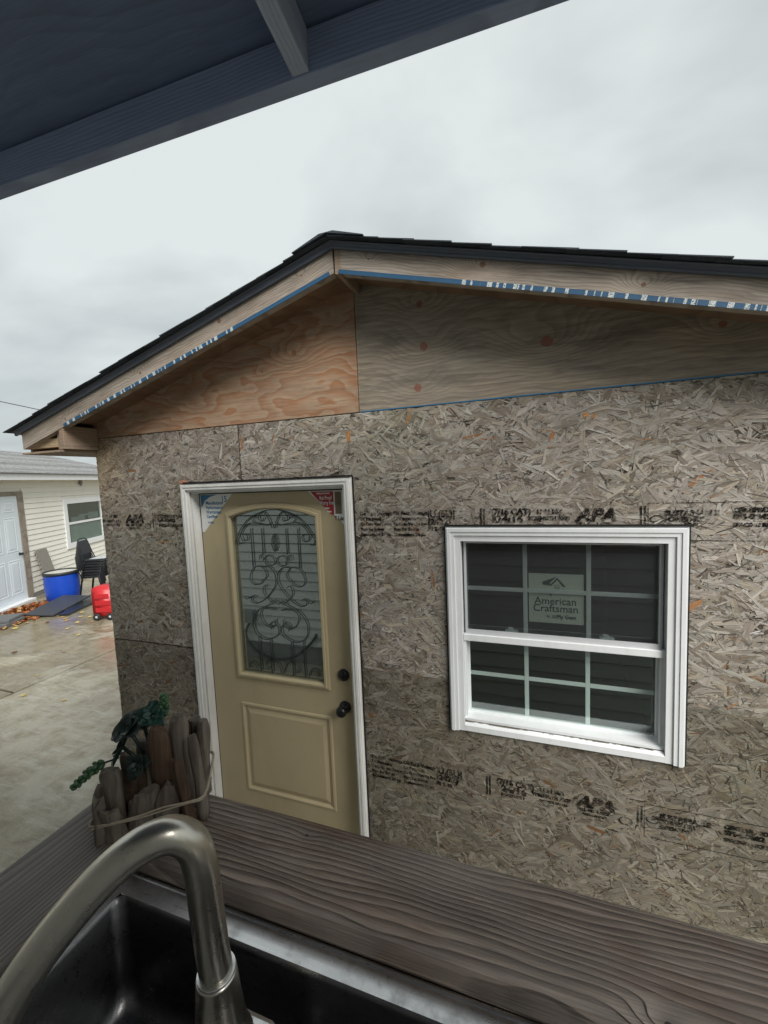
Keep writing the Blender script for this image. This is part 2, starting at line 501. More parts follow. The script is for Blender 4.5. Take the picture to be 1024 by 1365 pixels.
M_trim_white = paint("door_trim_white", (0.82, 0.815, 0.79), (0.40, 0.37, 0.32), 0.34, 0.5, 6.0, 0.06, streak=(1.4, 1.4, 0.7))
M_vinyl = paint("window_vinyl", (0.80, 0.82, 0.83), (0.50, 0.49, 0.45), 0.22, 0.35, 7.0, 0.02)
M_vinyl_in = paint("window_sash", (0.76, 0.80, 0.80), (0.5, 0.5, 0.46), 0.15, 0.35, 7.0, 0.02)
M_muntin = plain("grid_bar", (0.78, 0.81, 0.80), 0.4, var=0.05)
M_screen_frame = plain("screen_frame", (0.55, 0.56, 0.57), 0.4, var=0.05)
M_door = paint("door_tan", (0.45, 0.375, 0.235), (0.33, 0.275, 0.165), 0.5, 0.42, 2.0, 0.06, streak=(2, 2, 1))
M_black = plain("black_gap", (0.012, 0.012, 0.012), 0.7)
M_black_metal = plain("black_hardware", (0.02, 0.02, 0.022), 0.3, 0.6, 0.5)
M_iron = plain("grille_iron", (0.030, 0.032, 0.032), 0.6)
def rear_glass():
    b = NB("obscure_glass"); P = b.obj()
    d = b.n.new('ShaderNodeBsdfDiffuse'); d.inputs['Color'].default_value = (0.085, 0.092, 0.092, 1)
    g_ = b.n.new('ShaderNodeBsdfGlossy'); g_.inputs['Roughness'].default_value = 0.003; g_.inputs['Color'].default_value = (0.96, 0.955, 0.92, 1)
    mx = b.n.new('ShaderNodeMixShader'); mx.inputs[0].default_value = 0.44
    b.l.new(d.outputs[0], mx.inputs[1]); b.l.new(g_.outputs[0], mx.inputs[2]); b.l.new(mx.outputs[0], b.out.inputs['Surface'])
    return b.mat
M_obscure = rear_glass()
M_pane_door = pane_mat("door_pane", (0.93, 0.95, 0.945), 0.012, 0.003)
M_pane_win = pane_mat("window_pane", (0.90, 0.94, 0.925), 0.13, 0.003, wobble=0.01)
M_screen = None
M_drip = plain("drip_edge", (0.095, 0.11, 0.14), 0.34, 0.0, 0.5, var=0.1, coat=0.0)
def shingle_material(name, a, b_, sc):
    b = NB(name); P = b.obj()
    n = b.noise(P, sc, 3, 0.7); n2 = b.noise(P, 4.0, 3, 0.6)
    c = b.mix(b.ramp(n, [(0.35, 0.0), (0.65, 1.0)]), a, b_)
    f = b.m('ADD', b.m('MULTIPLY', b.rnd(), 0.5), b.m('ADD', b.m('MULTIPLY', n2, 0.5), 0.5))
    c = b.mix(1.0, c, b.vec(f, f, f), 'MULTIPLY')
    b.principled(c, 0.9, 0.0, b.bump(n, 0.6, 0.002), 0.2)
    return b.mat
M_shingle = shingle_material("shed_shingle", (0.030, 0.036, 0.044), (0.075, 0.085, 0.10), 300)
M_gravel_shingle = shingle_material("garage_shingle", (0.15, 0.155, 0.155), (0.34, 0.34, 0.335), 26)
M_siding = paint("garage_siding", (0.82, 0.80, 0.72), (0.55, 0.52, 0.42), 0.18, 0.5, 1.2, 0.02)
M_siding_house = paint("house_siding", (0.74, 0.75, 0.74), (0.45, 0.45, 0.43), 0.15, 0.5, 1.2, 0.02)
M_white = paint("white_paint", (0.80, 0.81, 0.81), (0.55, 0.54, 0.5), 0.2, 0.45, 3.0, 0.02)
M_gdoor = paint("garage_door_paint", (0.70, 0.77, 0.81), (0.55, 0.58, 0.58), 0.2, 0.4, 2.0, 0.02)
M_interior = plain("interior_board", (0.035, 0.032, 0.028), 0.8, var=0.3, scale=5)
M_conc_block = plain("foundation", (0.23, 0.23, 0.22), 0.9, var=0.3, scale=9, bump=0.3)
M_blue = plain("barrel_blue", (0.006, 0.055, 0.42), 0.38, 0.0, 0.5, var=0.12, scale=8)
M_blacklid = plain("lid_black", (0.025, 0.028, 0.03), 0.45)
M_lidgrey = plain("barrel_rainwater_lid", (0.55, 0.55, 0.50), 0.35, var=0.2)
M_red = plain("plastic_red", (0.50, 0.022, 0.028), 0.36, 0.0, 0.5, var=0.12, scale=10)
M_chair_frame = plain("chair_frame", (0.014, 0.015, 0.018), 0.4, 0.3)
M_chair_pad = plain("chair_pad", (0.022, 0.024, 0.027), 0.55, var=0.2, scale=60)
M_chair_seat_top = plain("chair_seat_wet", (0.55, 0.57, 0.58), 0.3, var=0.2, scale=30)
M_slate = plain("dark_board", (0.05, 0.055, 0.062), 0.45, var=0.25, scale=14)
M_slate2 = plain("dark_board_wet", (0.022, 0.025, 0.028), 0.3, var=0.25, scale=14)
M_stone = plain("paving_grey", (0.14, 0.145, 0.15), 0.7, var=0.25, scale=14, bump=0.2)
M_wire = plain("cable_black", (0.02, 0.02, 0.02), 0.6)
M_cord = plain("twine", (0.38, 0.32, 0.245), 0.9, var=0.4, scale=200, bump=0.5)
M_leafdark = plain("succulent_dark", (0.012, 0.026, 0.020), 0.4, 0.0, 0.5, var=0.4, scale=50)
M_leafteal = plain("succulent_teal", (0.016, 0.058, 0.042), 0.38, 0.0, 0.5, var=0.4, scale=50)
M_leafgreen = plain("succulent_bright", (0.055, 0.13, 0.055), 0.4, 0.0, 0.5, var=0.35, scale=120)
M_bark = plain("bark", (0.09, 0.075, 0.06), 0.9, var=0.4, scale=10)
M_text_green = plain("print_green", (0.05, 0.085, 0.075), 0.7, var=0.02)
M_paper = plain("label_paper", (0.70, 0.73, 0.65), 0.7, var=0.05, scale=30)
M_sticker_white = plain("sticker_white", (0.72, 0.74, 0.72), 0.45, var=0.04)
M_sticker_blue = plain("sticker_blue", (0.03, 0.16, 0.32), 0.45, var=0.05)
M_sticker_red = plain("sticker_red", (0.36, 0.025, 0.03), 0.45, var=0.05)
M_sticker_brown = plain("sticker_brown", (0.16, 0.12, 0.075), 0.45, var=0.1)
M_ink = ink_mat("stamp_ink", (0.012, 0.011, 0.010), 0.525)
M_nail = plain("nail_head", (0.05, 0.045, 0.04), 0.5, 0.6)

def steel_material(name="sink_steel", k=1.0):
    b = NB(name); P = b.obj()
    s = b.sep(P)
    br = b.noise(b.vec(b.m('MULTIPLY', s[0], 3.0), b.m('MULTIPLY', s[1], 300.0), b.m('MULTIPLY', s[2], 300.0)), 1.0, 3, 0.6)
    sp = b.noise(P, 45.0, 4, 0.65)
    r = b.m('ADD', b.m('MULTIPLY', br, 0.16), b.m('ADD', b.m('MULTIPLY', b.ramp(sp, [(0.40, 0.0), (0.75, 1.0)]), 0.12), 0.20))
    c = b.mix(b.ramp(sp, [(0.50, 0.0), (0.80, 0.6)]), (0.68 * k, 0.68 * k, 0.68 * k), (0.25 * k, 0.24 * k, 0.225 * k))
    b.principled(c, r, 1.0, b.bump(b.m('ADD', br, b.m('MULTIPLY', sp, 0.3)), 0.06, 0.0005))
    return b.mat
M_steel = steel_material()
M_bowl_shaded = steel_material("shaded_bowl_steel", 0.26)  # sink steel darkened: the shade inside the bowl is put into its colour
def nickel_material():
    b = NB("brushed_nickel"); P = b.obj()
    n1 = b.noise(P, 9.0, 4, 0.6); n2 = b.noise(P, 320.0, 3, 0.6); n3 = b.noise(b.scale(P, (1, 1, 0.6)), 40.0, 5, 0.7)
    c = b.mix(b.ramp(n1, [(0.35, 0.0), (0.7, 1.0)]), (0.60, 0.57, 0.50), (0.47, 0.44, 0.375))
    c = b.mix(b.ramp(n3, [(0.60, 0.0), (0.72, 0.8)]), c, (0.68, 0.66, 0.60))
    r = b.m('ADD', b.m('MULTIPLY', n2, 0.10), b.m('ADD', b.m('MULTIPLY', n3, 0.16), 0.17))
    b.principled(c, r, 1.0, b.bump(b.m('ADD', b.m('MULTIPLY', n2, 0.3), n3), 0.14, 0.0008))
    return b.mat
M_nickel = nickel_material()

def concrete_material():
    b = NB("wet_concrete"); P = b.obj()
    s = b.sep(P)
    n1 = b.noise(b.vec(b.m('MULTIPLY', s[0], 0.55), b.m('MULTIPLY', s[1], 0.8), 0.0), 1.0, 5, 0.6, 0.4)
    n2 = b.noise(P, 6.0, 5, 0.65)
    n3 = b.noise(P, 70.0, 4, 0.7)
    brush = b.noise(b.vec(b.m('MULTIPLY', s[0], 3.0), b.m('MULTIPLY', s[1], 18.0), 0.0), 1.0, 4, 0.65, 0.6)
    c = b.mix(b.ramp(n1, [(0.35, 0.0), (0.65, 1.0)]), (0.42, 0.385, 0.285), (0.50, 0.47, 0.385))
    c = b.mix(b.ramp(n2, [(0.42, 0.0), (0.66, 0.75)]), c, (0.28, 0.24, 0.16))
    c = b.mix(b.ramp(brush, [(0.50, 0.0), (0.68, 0.7)]), c, (0.56, 0.54, 0.47))
    f = b.m('ADD', b.m('MULTIPLY', n3, 0.5), 0.75)
    c = b.mix(1.0, c, b.vec(f, f, f), 'MULTIPLY')
    # standing water towards the low side by the garage
    wetx = b.m('ADD', b.m('MULTIPLY', b.m('ADD', s[0], 3.95), -0.42), b.m('MULTIPLY', b.m('SUBTRACT', n1, 0.5), 2.6), clamp=True)
    wet2 = b.ramp(b.noise(b.vec(b.m('MULTIPLY', s[0], 0.8), b.m('MULTIPLY', s[1], 0.8), 3.0), 1.0, 4, 0.55), [(0.47, 0.0), (0.54, 0.85)])
    wet = b.m('MAXIMUM', b.ramp(wetx, [(0.25, 0.0), (0.5, 1.0)]), wet2)
    c = b.mix(b.m('MULTIPLY', wet, 0.72), c, b.mix(1.0, c, (0.42, 0.36, 0.25), 'MULTIPLY'))
    r = b.m('SUBTRACT', 0.55, b.m('MULTIPLY', wet, 0.47))
    h = b.m('MULTIPLY', b.m('ADD', b.m('MULTIPLY', n3, 0.4), b.m('ADD', b.m('MULTIPLY', n2, 0.8), brush)), b.m('SUBTRACT', 1.0, b.m('MULTIPLY', wet, 0.88)))
    b.principled(c, r, 0.0, b.bump(h, 0.8, 0.02), 0.5)
    return b.mat
M_concrete = concrete_material()

def osb_material(name, base):
    b = NB(name)
    P = b.obj()
    if base:
        n = b.noise(P, 30.0, 4, 0.7)
        b.principled(b.ramp(n, [(0.3, (0.06, 0.048, 0.036)), (0.7, (0.16, 0.13, 0.10))]), 0.85, 0.0, b.bump(n, 0.5, 0.002), 0.2)
        return b.mat
    at = b.n.new('ShaderNodeVertexColor'); at.layer_name = 'tint'
    uv = b.n.new('ShaderNodeUVMap'); uv.uv_map = 'UVMap'
    s = b.sep(uv.outputs[0])
    fib = b.noise(b.vec(b.m('MULTIPLY', s[0], 22.0), b.m('MULTIPLY', s[1], 520.0), 0.0), 1.0, 3, 0.6)
    fib2 = b.noise(b.vec(b.m('MULTIPLY', s[0], 9.0), b.m('MULTIPLY', s[1], 150.0), 2.0), 1.0, 3, 0.6)
    big = b.noise(P, 2.2, 4, 0.6)
    f = b.m('MULTIPLY', b.m('ADD', b.m('MULTIPLY', fib, 1.1), 0.45), b.m('ADD', b.m('MULTIPLY', fib2, 1.1), 0.45))
    f = b.m('MULTIPLY', f, b.m('ADD', b.m('MULTIPLY', big, 0.45), 0.78))
    c = b.mix(1.0, at.outputs['Color'], b.vec(f, f, f), 'MULTIPLY')
    # damp, algae-tinged weathering in large soft patches
    c = b.mix(b.ramp(b.noise(P, 1.3, 4, 0.6), [(0.48, 0.0), (0.72, 0.45)]), c, b.mix(1.0, c, (0.80, 0.86, 0.70), 'MULTIPLY'))
    b.principled(c, 0.62, 0.0, b.bump(b.m('ADD', fib, fib2), 0.8, 0.0018), 0.35)
    return b.mat
M_osb_base = osb_material("osb_core", True)
M_osb = osb_material("osb_strands", False)

def tape_material():
    b = NB("blue_tape"); P = b.obj(); s = b.sep(P)
    n = b.noise(b.vec(b.m('MULTIPLY', s[0], 42.0), 0.0, 0.0), 1.0, 2, 0.5)
    seg = b.noise(b.vec(b.m('MULTIPLY', s[0], 3.0), 9.0, 0.0), 1.0, 1, 0.5)
    fine = b.noise(P, 240.0, 3, 0.6)
    on = b.m('MULTIPLY', b.m('GREATER_THAN', s[0], 0.53), b.m('GREATER_THAN', n, 0.535))
    on = b.m('MULTIPLY', on, b.m('GREATER_THAN', fine, 0.44))
    c = b.mix(on, b.mix(fine, (0.010, 0.055, 0.13), (0.035, 0.13, 0.24)), (0.62, 0.65, 0.63))
    b.principled(c, 0.6)
    return b.mat
M_tape = tape_material()

GZ = -2.25   # ground level (camera eye level is about 0)

# ------------------------------------------------------------------ ground and driveway
g = MB(); g.add([(-400, -400, GZ - 0.05), (400, -400, GZ - 0.05), (400, 400, GZ - 0.05), (-400, 400, GZ - 0.05)], [(0, 1, 2, 3)])
def ground_material():
    b = NB("ground_soil"); P = b.obj(); n = b.noise(P, 3.0, 6, 0.7)
    b.principled(b.ramp(n, [(0.3, (0.10, 0.085, 0.06)), (0.7, (0.17, 0.16, 0.11))]), 0.9, 0.0, b.bump(n, 0.5, 0.03), 0.2)
    return b.mat
o = g.build("ground", ground_material()); o['kind'] = 'structure'

drive = bpy.data.objects.new("driveway", None); COL.objects.link(drive); WM[drive.name] = Matrix.Identity(4)
drive['kind'] = 'structure'
jt = 0.013
XJ = -3.69
for (x0, x1, y0, y1) in ((XJ + jt, 3.6, -2.34, -0.03 + 5.2), (-9.2, XJ - jt, 1.0 + jt, 5.17), (-9.2, XJ - jt, -3.2, 1.0 - jt),
                         (-9.2, XJ - jt, 5.17 + 2 * jt, 9.5), (XJ + jt, -0.9, 5.17 + 2 * jt, 9.5), (XJ + jt, -0.4, -6.0, -2.34 - 2 * jt)):
    s_ = MB(); s_.box(x0, x1, y0, y1, GZ - 0.12, GZ, 0.006)
    s_.build("slab", M_concrete, drive)

# ------------------------------------------------------------------ the shed
RX, ML, MR = 1.073, 0.287, 0.273            # ridge X and the two roof slopes
def roofz(x, z0):
    return z0 - (ML * (RX - x) if x < RX else MR * (x - RX))
XL, XRT, YB, ZS = -0.655, 2.83, 4.2, 0.292   # wall corners, back, top of the strand boards
shed = thing("shed", "unfinished gable shed clad in weathered strand board with a tan door", "shed", ((XL + XRT) / 2, 0, GZ))

# openings (door and window) in the front wall
DO = (0.02, 1.002, GZ, -0.02)       # x0, x1, z0, z1
WO = (1.50, 2.32, -1.125, -0.275)
def panel_rects(x0, x1, z0, z1):
    """rectangle minus the openings, as a list of rectangles"""
    rects = [(x0, x1, z0, z1)]
    for (a0, a1, b0, b1) in (DO, WO):
        out = []
        for (p0, p1, q0, q1) in rects:
            if a1 <= p0 or a0 >= p1 or b1 <= q0 or b0 >= q1:
                out.append((p0, p1, q0, q1)); continue
            if p0 < a0: out.append((p0, a0, q0, q1))
            if a1 < p1: out.append((a1, p1, q0, q1))
            m0, m1 = max(p0, a0), min(p1, a1)
            if q0 < b0: out.append((m0, m1, q0, b0))
            if b1 < q1: out.append((m0, m1, b1, q1))
        rects = out
    return rects

PAL = np.array([(0.45, 0.41, 0.355), (0.39, 0.345, 0.29), (0.50, 0.465, 0.41), (0.33, 0.285, 0.235), (0.42, 0.39, 0.345),
                (0.28, 0.235, 0.185), (0.46, 0.435, 0.39), (0.37, 0.34, 0.30), (0.41, 0.36, 0.285)])
def strands(x0, x1, z0, z1, dens, warm=0.0, tilt_mean=0.0, shade_tint=(1.0, 1.0, 1.0)):
    """loose flakes pressed into the face of one board: every flake is its own little polygon"""
    area = (x1 - x0) * (z1 - z0)
    n = int(area * dens)
    cx = rng.uniform(x0, x1, n); cz = rng.uniform(z0, z1, n)
    small = rng.random(n) < 0.46
    L = np.where(small, rng.uniform(0.018, 0.07, n), rng.uniform(0.05, 0.155, n))
    W = np.where(small, rng.uniform(0.0018, 0.006, n), rng.uniform(0.006, 0.025, n))
    W = np.minimum(W, L * 0.45)
    ang = tilt_mean + rng.normal(0, 0.75, n)
    uni = rng.random(n) < 0.22
    ang[uni] = rng.uniform(-math.pi / 2, math.pi / 2, uni.sum())
    L *= np.where(np.abs(np.sin(ang)) > 0.8, 0.72, 1.0)
    base = np.where(small, rng.uniform(0.0016, 0.0036, n), rng.uniform(0.0006, 0.0033, n))
    tl = rng.normal(0, 0.012, n); tw = rng.normal(0, 0.075, n)
    shape_u = np.array([-0.5, -0.36, 0.34, 0.5, 0.38, -0.40])
    shape_w = np.array([0.0, 0.5, 0.46, 0.0, -0.5, -0.45])
    U = (shape_u[None, :] + rng.normal(0, 0.05, (n, 6))) * L[:, None]
    Wd = (shape_w[None, :] + rng.normal(0, 0.10, (n, 6))) * W[:, None]
    ca, sa = np.cos(ang)[:, None], np.sin(ang)[:, None]
    X = cx[:, None] + U * ca - Wd * sa
    Z = cz[:, None] + U * sa + Wd * ca
    Y = base[:, None] + U * tl[:, None] + Wd * tw[:, None]
    ok = (X.min(1) > x0) & (X.max(1) < x1) & (Z.min(1) > z0) & (Z.max(1) < z1)
    for (a0, a1, b0, b1) in (DO, WO):
        ins = (X > a0 + 0.004) & (X < a1 - 0.004) & (Z > b0 + 0.004) & (Z < b1 - 0.004)
        ok &= ~ins.any(1)
        ok &= ~((cx > a0) & (cx < a1) & (cz > b0) & (cz < b1))
    # flakes cut off by the board edge: clamp instead of dropping
    edge = ~ok & (cx > x0) & (cx < x1) & (cz > z0) & (cz < z1)
    X2 = np.clip(X, x0 + 0.001, x1 - 0.001); Z2 = np.clip(Z, z0 + 0.001, z1 - 0.001)
    inopen = np.zeros(n, bool)
    for (a0, a1, b0, b1) in (DO, WO):
        inopen |= ((X > a0 + 0.004) & (X < a1 - 0.004) & (Z > b0 + 0.004) & (Z < b1 - 0.004)).any(1) | ((cx > a0) & (cx < a1) & (cz > b0) & (cz < b1))
    keep = ok | (edge & ~inopen)
    X, Z, Y = X2[keep], Z2[keep], np.clip(Y[keep], 0.0003, 0.0046)
    U, Wd, small = U[keep], Wd[keep], small[keep]
    k = len(X)
    col = PAL[rng.integers(0, len(PAL), k)] * rng.uniform(0.74, 1.16, (k, 1))
    dk = small & (rng.random(k) < 0.5)
    col[dk] *= 0.38
    lt = small & ~dk & (rng.random(k) < 0.5)
    col[lt] = np.minimum(col[lt] * 1.22, 0.6)
    og = rng.random(k) < 0.006
    col[og] = np.array((0.40, 0.20, 0.09)) * rng.uniform(0.7, 1.2, (og.sum(), 1))
    wm = warm * np.exp(-((X.mean(1) - XL) / 0.22) ** 2) * np.exp(-((Z.mean(1) - ZS) / 0.35) ** 2)
    col = col * (1 - wm[:, None]) + (col * np.array((1.25, 1.05, 0.75))) * wm[:, None]
    return X, Y, Z, U, Wd, col * np.array(shade_tint)

def strand_object(parent, parts, extra=()):
    X, Y, Z, U, Wd, C = [np.concatenate([p[i] for p in parts]) for i in range(6)]
    for (ex, ez, el, ew, ea, ec) in extra:
        su = np.array([-0.5, -0.5, 0.5, 0.5, 0.5, -0.5]) * el
        sw = np.array([0.0, 0.5, 0.5, 0.0, -0.5, -0.5]) * ew
        X = np.vstack([X, ex + su * math.cos(ea) - sw * math.sin(ea)]); Z = np.vstack([Z, ez + su * math.sin(ea) + sw * math.cos(ea)])
        Y = np.vstack([Y, np.full(6, 0.0047)]); U = np.vstack([U, su]); Wd = np.vstack([Wd, sw]); C = np.vstack([C, ec])
    k = len(X)
    co = np.stack([X, -Y, Z], -1).reshape(-1, 3).astype(np.float32)
    me = bpy.data.meshes.new("strands")
    me.vertices.add(k * 6); me.vertices.foreach_set('co', co.ravel())
    me.loops.add(k * 6); me.loops.foreach_set('vertex_index', np.arange(k * 6, dtype=np.int32))
    me.polygons.add(k)
    me.polygons.foreach_set('loop_start', np.arange(0, k * 6, 6, dtype=np.int32))
    me.polygons.foreach_set('loop_total', np.full(k, 6, dtype=np.int32))
    uv = me.uv_layers.new(name='UVMap')
    off = rng.uniform(0, 40, (k, 1))
    uv.data.foreach_set('uv', np.stack([U + off, Wd + off * 0.37], -1).reshape(-1).astype(np.float32))
    ca = me.color_attributes.new('tint', 'FLOAT_COLOR', 'POINT')
    rgba = np.ones((k, 6, 4), np.float32); rgba[:, :, :3] = C[:, None, :]
    ca.data.foreach_set('color', rgba.ravel())
    me.update(calc_edges=True); me.validate()
    return link("strands", me, M_osb, parent, None, 'stuff')

SEAM_Z, SEAM_X = -0.942, 0.392
gp = 0.0022
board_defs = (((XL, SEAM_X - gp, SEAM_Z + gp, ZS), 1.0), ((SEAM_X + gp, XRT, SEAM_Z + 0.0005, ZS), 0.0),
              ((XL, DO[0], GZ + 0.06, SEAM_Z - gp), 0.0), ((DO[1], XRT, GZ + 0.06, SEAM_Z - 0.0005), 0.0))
boards = []
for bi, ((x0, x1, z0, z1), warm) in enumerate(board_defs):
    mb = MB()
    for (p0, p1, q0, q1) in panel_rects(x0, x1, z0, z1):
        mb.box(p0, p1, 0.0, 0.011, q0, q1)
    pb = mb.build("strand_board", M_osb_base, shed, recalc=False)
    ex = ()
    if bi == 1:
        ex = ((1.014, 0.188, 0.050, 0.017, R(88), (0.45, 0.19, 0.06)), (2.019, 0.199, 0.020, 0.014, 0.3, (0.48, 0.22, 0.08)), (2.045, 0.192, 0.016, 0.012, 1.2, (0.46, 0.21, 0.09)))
    strand_object(pb, [strands(x0, x1, z0, z1 + (0.03 if bi == 3 else 0.0), 6500, warm, -0.12 if bi == 3 else 0.05, ((0.84, 0.815, 0.81), (0.86, 0.84, 0.84), (0.64, 0.605, 0.58), (0.50, 0.485, 0.445))[bi])], ex)  # lower boards' colour darkened to paint in the shade low on the wall
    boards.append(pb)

# ink stamps on the strand boards (worn, mostly unreadable)
def stamp(parent, x, z, parts):
    mb = MB()
    for (dx, dz, body, size, sh, wd, bold) in parts:
        v_, f_ = text_geo(body, size, 'LEFT', sh, wd, bold * 1.2 + 0.0007)
        mb.add([(x + dx + p[0], -0.0052, z + dz + p[1]) for p in v_], f_)
    return mb
def rect_line(mb, x0, x1, z0, z1, t=0.003):
    for (a0, a1, b0, b1) in ((x0, x1, z1 - t, z1), (x0, x1, z0, z0 + t), (x0, x0 + t, z0 + t, z1 - t)):
        mb.add([(a0, -0.0052, b0), (a1, -0.0052, b0), (a1, -0.0052, b1), (a0, -0.0052, b1)], [(0, 1, 2, 3)])
def bars(mb, x, z0, z1, n=2):
    for k in range(n):
        xx = x + k * 0.013
        mb.add([(xx, -0.0052, z0), (xx + 0.007, -0.0052, z0), (xx + 0.007, -0.0052, z1), (xx, -0.0052, z1)], [(0, 1, 2, 3)])
def ring_mark(mb, x, z, r_, t):
    n = 16; vs_ = []; fs = []
    for k in range(n):
        a = 2 * math.pi * k / n
        vs_ += [(x + r_ * math.cos(a), -0.0052, z + r_ * math.sin(a) * 0.7), (x + (r_ - t) * math.cos(a), -0.0052, z + (r_ - t) * math.sin(a) * 0.7)]
    for k in range(n):
        j = (k + 1) % n
        fs.append((2 * k, 2 * j, 2 * j + 1, 2 * k + 1))
    mb.add(vs_, fs)
APA = [(0.0, -0.048, "APA", 0.066, 0.25, 1.12, 0.003), (0.0, -0.068, "MILL 482  RATED", 0.017, 0, 1.0, 0.0008), (0.02, -0.086, "SHEATHING", 0.014, 0, 1.2, 0.0006)]
SPAN = [(0.0, -0.022, "(7/16 CAT)", 0.036, 0, 0.95, 0.0014), (0.02, -0.054, "24/16", 0.040, 0, 1.2, 0.0012), (0.02, -0.075, "EXPOSURE 1", 0.018, 0, 1.0, 0.0008)]
MM = [(0.0, -0.018, "11 11 MM", 0.024, 0, 1.0, 0.001), (-0.03, -0.045, "STRENGTH AXIS", 0.021, 0, 1.0, 0.0008), (0.0, -0.066, "THIS SIDE DOWN", 0.014, 0, 1.0, 0.0005)]
SFI = [(0.0, -0.030, "SUSTAINABLE", 0.026, 0, 1.05, 0.0012), (0.0, -0.052, "FORESTRY", 0.024, 0, 1.1, 0.001), (0.0, -0.073, "INITIATIVE", 0.020, 0, 1.1, 0.0008)]
WARN = [(0.0, -0.02, "CERTIFIED SOURCING", 0.022, 0, 1.0, 0.001), (0.0, -0.045, "SFI-00482", 0.026, 0, 1.2, 0.001), (0.0, -0.072, "SPACING REQUIRED", 0.019, 0, 1.0, 0.0008)]
FR = [(0.0, -0.018, "De Face Voltage", 0.023, 0, 1.05, 0.0007), (0.0, -0.042, "Le Panneau", 0.022, 0, 1.05, 0.0007), (0.0, -0.066, "Ce Cote Vers Le Bas", 0.018, 0, 1.0, 0.0006), (0.0, -0.090, "Pose Sur Solives", 0.018, 0, 1.0, 0.0006), (0.0, -0.115, "Espacement 24 po", 0.020, 0, 1.0, 0.0006)]
BK = [(0.0, -0.030, "|U.(5L)|", 0.042, 0, 0.95, 0.001), (0.0, -0.062, "(2422)", 0.036, 0, 1.1, 0.001), (0.0, -0.090, "PS 2-10", 0.024, 0, 1.0, 0.001)]
def row(parent, x0, z):
    """one line of stamps starting at x0"""
    a = MB()
    for (dx, parts) in ((0.02, FR), (0.185, FR), (0.345, BK), (0.62, SPAN), (0.80, MM), (0.95, APA), (1.25, SFI), (1.46, WARN)):
        s2 = stamp(parent, x0 + dx, z, parts)
        a.add(s2.v, s2.f)
    bars(a, x0 + 0.575, z - 0.085, z + 0.005, 2)
    bars(a, x0 + 1.17, z - 0.085, z + 0.006, 2)
    ring_mark(a, x0 + 1.13, z - 0.075, 0.026, 0.006); ring_mark(a, x0 + 1.225, z - 0.045, 0.024, 0.006)
    rect_line(a, x0 + 1.195, x0 + 1.72, z - 0.125, z + 0.018)
    return a
# the printed face lies on the flakes; where a window or trim stands the board is cut away
a = row(boards[1], 1.035, -0.165)
ks = [f for f in a.f if not all(WO[0] - 0.03 < a.v[i].x < WO[1] + 0.03 and a.v[i].z < -0.22 for i in f) and max(a.v[i].x for i in f) < XRT]
a.f, a.sm = ks, [False] * len(ks)
a.build("ink_stamp", M_ink, boards[1], kind='stuff', recalc=False)
a = row(boards[3], 1.035, -1.375)
ks = [f for f in a.f if max(a.v[i].x for i in f) < XRT]
a.f, a.sm = ks, [False] * len(ks)
a.build("ink_stamp", M_ink, boards[3], kind='stuff', recalc=False)
a = MB()
for (dx, parts) in ((-0.18, MM), (-0.015, APA), (0.24, WARN)):
    s2 = stamp(boards[0], -0.44 + dx, -0.165, parts); a.add(s2.v, s2.f)
bars(a, -0.245, -0.25, -0.155, 1); ring_mark(a, -0.285, -0.235, 0.024, 0.006); rect_line(a, -0.225, 0.0, -0.275, -0.150)
ks = [f for f in a.f if max(a.v[i].x for i in f) < 0.0 and min(a.v[i].x for i in f) > XL]
a.f, a.sm = ks, [False] * len(ks)
a.build("ink_stamp", M_ink, boards[0], kind='stuff', recalc=False)

# nail heads in rows
for bi, ((x0, x1, z0, z1), _w) in enumerate(board_defs):
    mb = MB()
    for xs in np.arange(x0 + 0.02, x1, 0.405):
        for zz in np.arange(z0 + 0.03, z1, 0.16):
            xx = xs + random.uniform(-0.012, 0.012); z2 = zz + random.uniform(-0.02, 0.02)
            if any(a0 - 0.06 < xx < a1 + 0.06 and b0 - 0.06 < z2 < b1 + 0.06 for (a0, a1, b0, b1) in (DO, WO)):
                continue
            mb.lathe([(0.0, -0.0062), (0.0030, -0.0060), (0.0034, -0.003)], 8, Matrix.Translation((xx, 0, z2)) @ Matrix.Rotation(R(-90), 4, 'X') @ Matrix.Scale(-1, 4, (0, 0, 1)))
    mb.build("nail_heads", M_nail, boards[bi], kind='stuff')

# gable sheathing: two plywood pieces meeting under the ridge
GA = 0.868
mb = MB(); mb.prism([(XL, ZS + 0.004), (RX - 0.002, ZS + 0.004), (RX - 0.002, roofz(RX, GA)), (XL, roofz(XL, GA))], -0.001, 0.011)
mb.build("gable_panel", M_ply_left, shed)['label'] = "orange-brown plywood gable panel"
mb = MB(); mb.prism([(RX + 0.002, ZS + 0.004), (XRT, ZS + 0.004), (XRT, roofz(XRT, GA)), (RX + 0.002, roofz(RX, GA))], -0.001, 0.011)
mb.build("gable_panel", M_ply_right, shed)['label'] = "grey-brown plywood gable panel with red knots"
mb = MB(); mb.box(RX + 0.003, XRT, -0.0035, -0.0015, ZS + 0.001, ZS + 0.0055)
mb.build("seam_tape", M_sticker_blue, shed)
mb = MB()
for xs in np.arange(XL + 0.25, XRT, 0.405):
    for zz in (ZS + 0.03, ZS + 0.20, ZS + 0.36, ZS + 0.50):
        if zz < roofz(xs, GA) - 0.03:
            mb.lathe([(0.0, -0.0022), (0.0034, -0.0020), (0.0038, 0.0)], 8, Matrix.Translation((xs + random.uniform(-.02, .02), 0, zz + random.uniform(-.02, .02))) @ Matrix.Rotation(R(-90), 4, 'X') @ Matrix.Scale(-1, 4, (0, 0, 1)))
mb.build("nail_heads", M_nail, shed, kind='stuff')
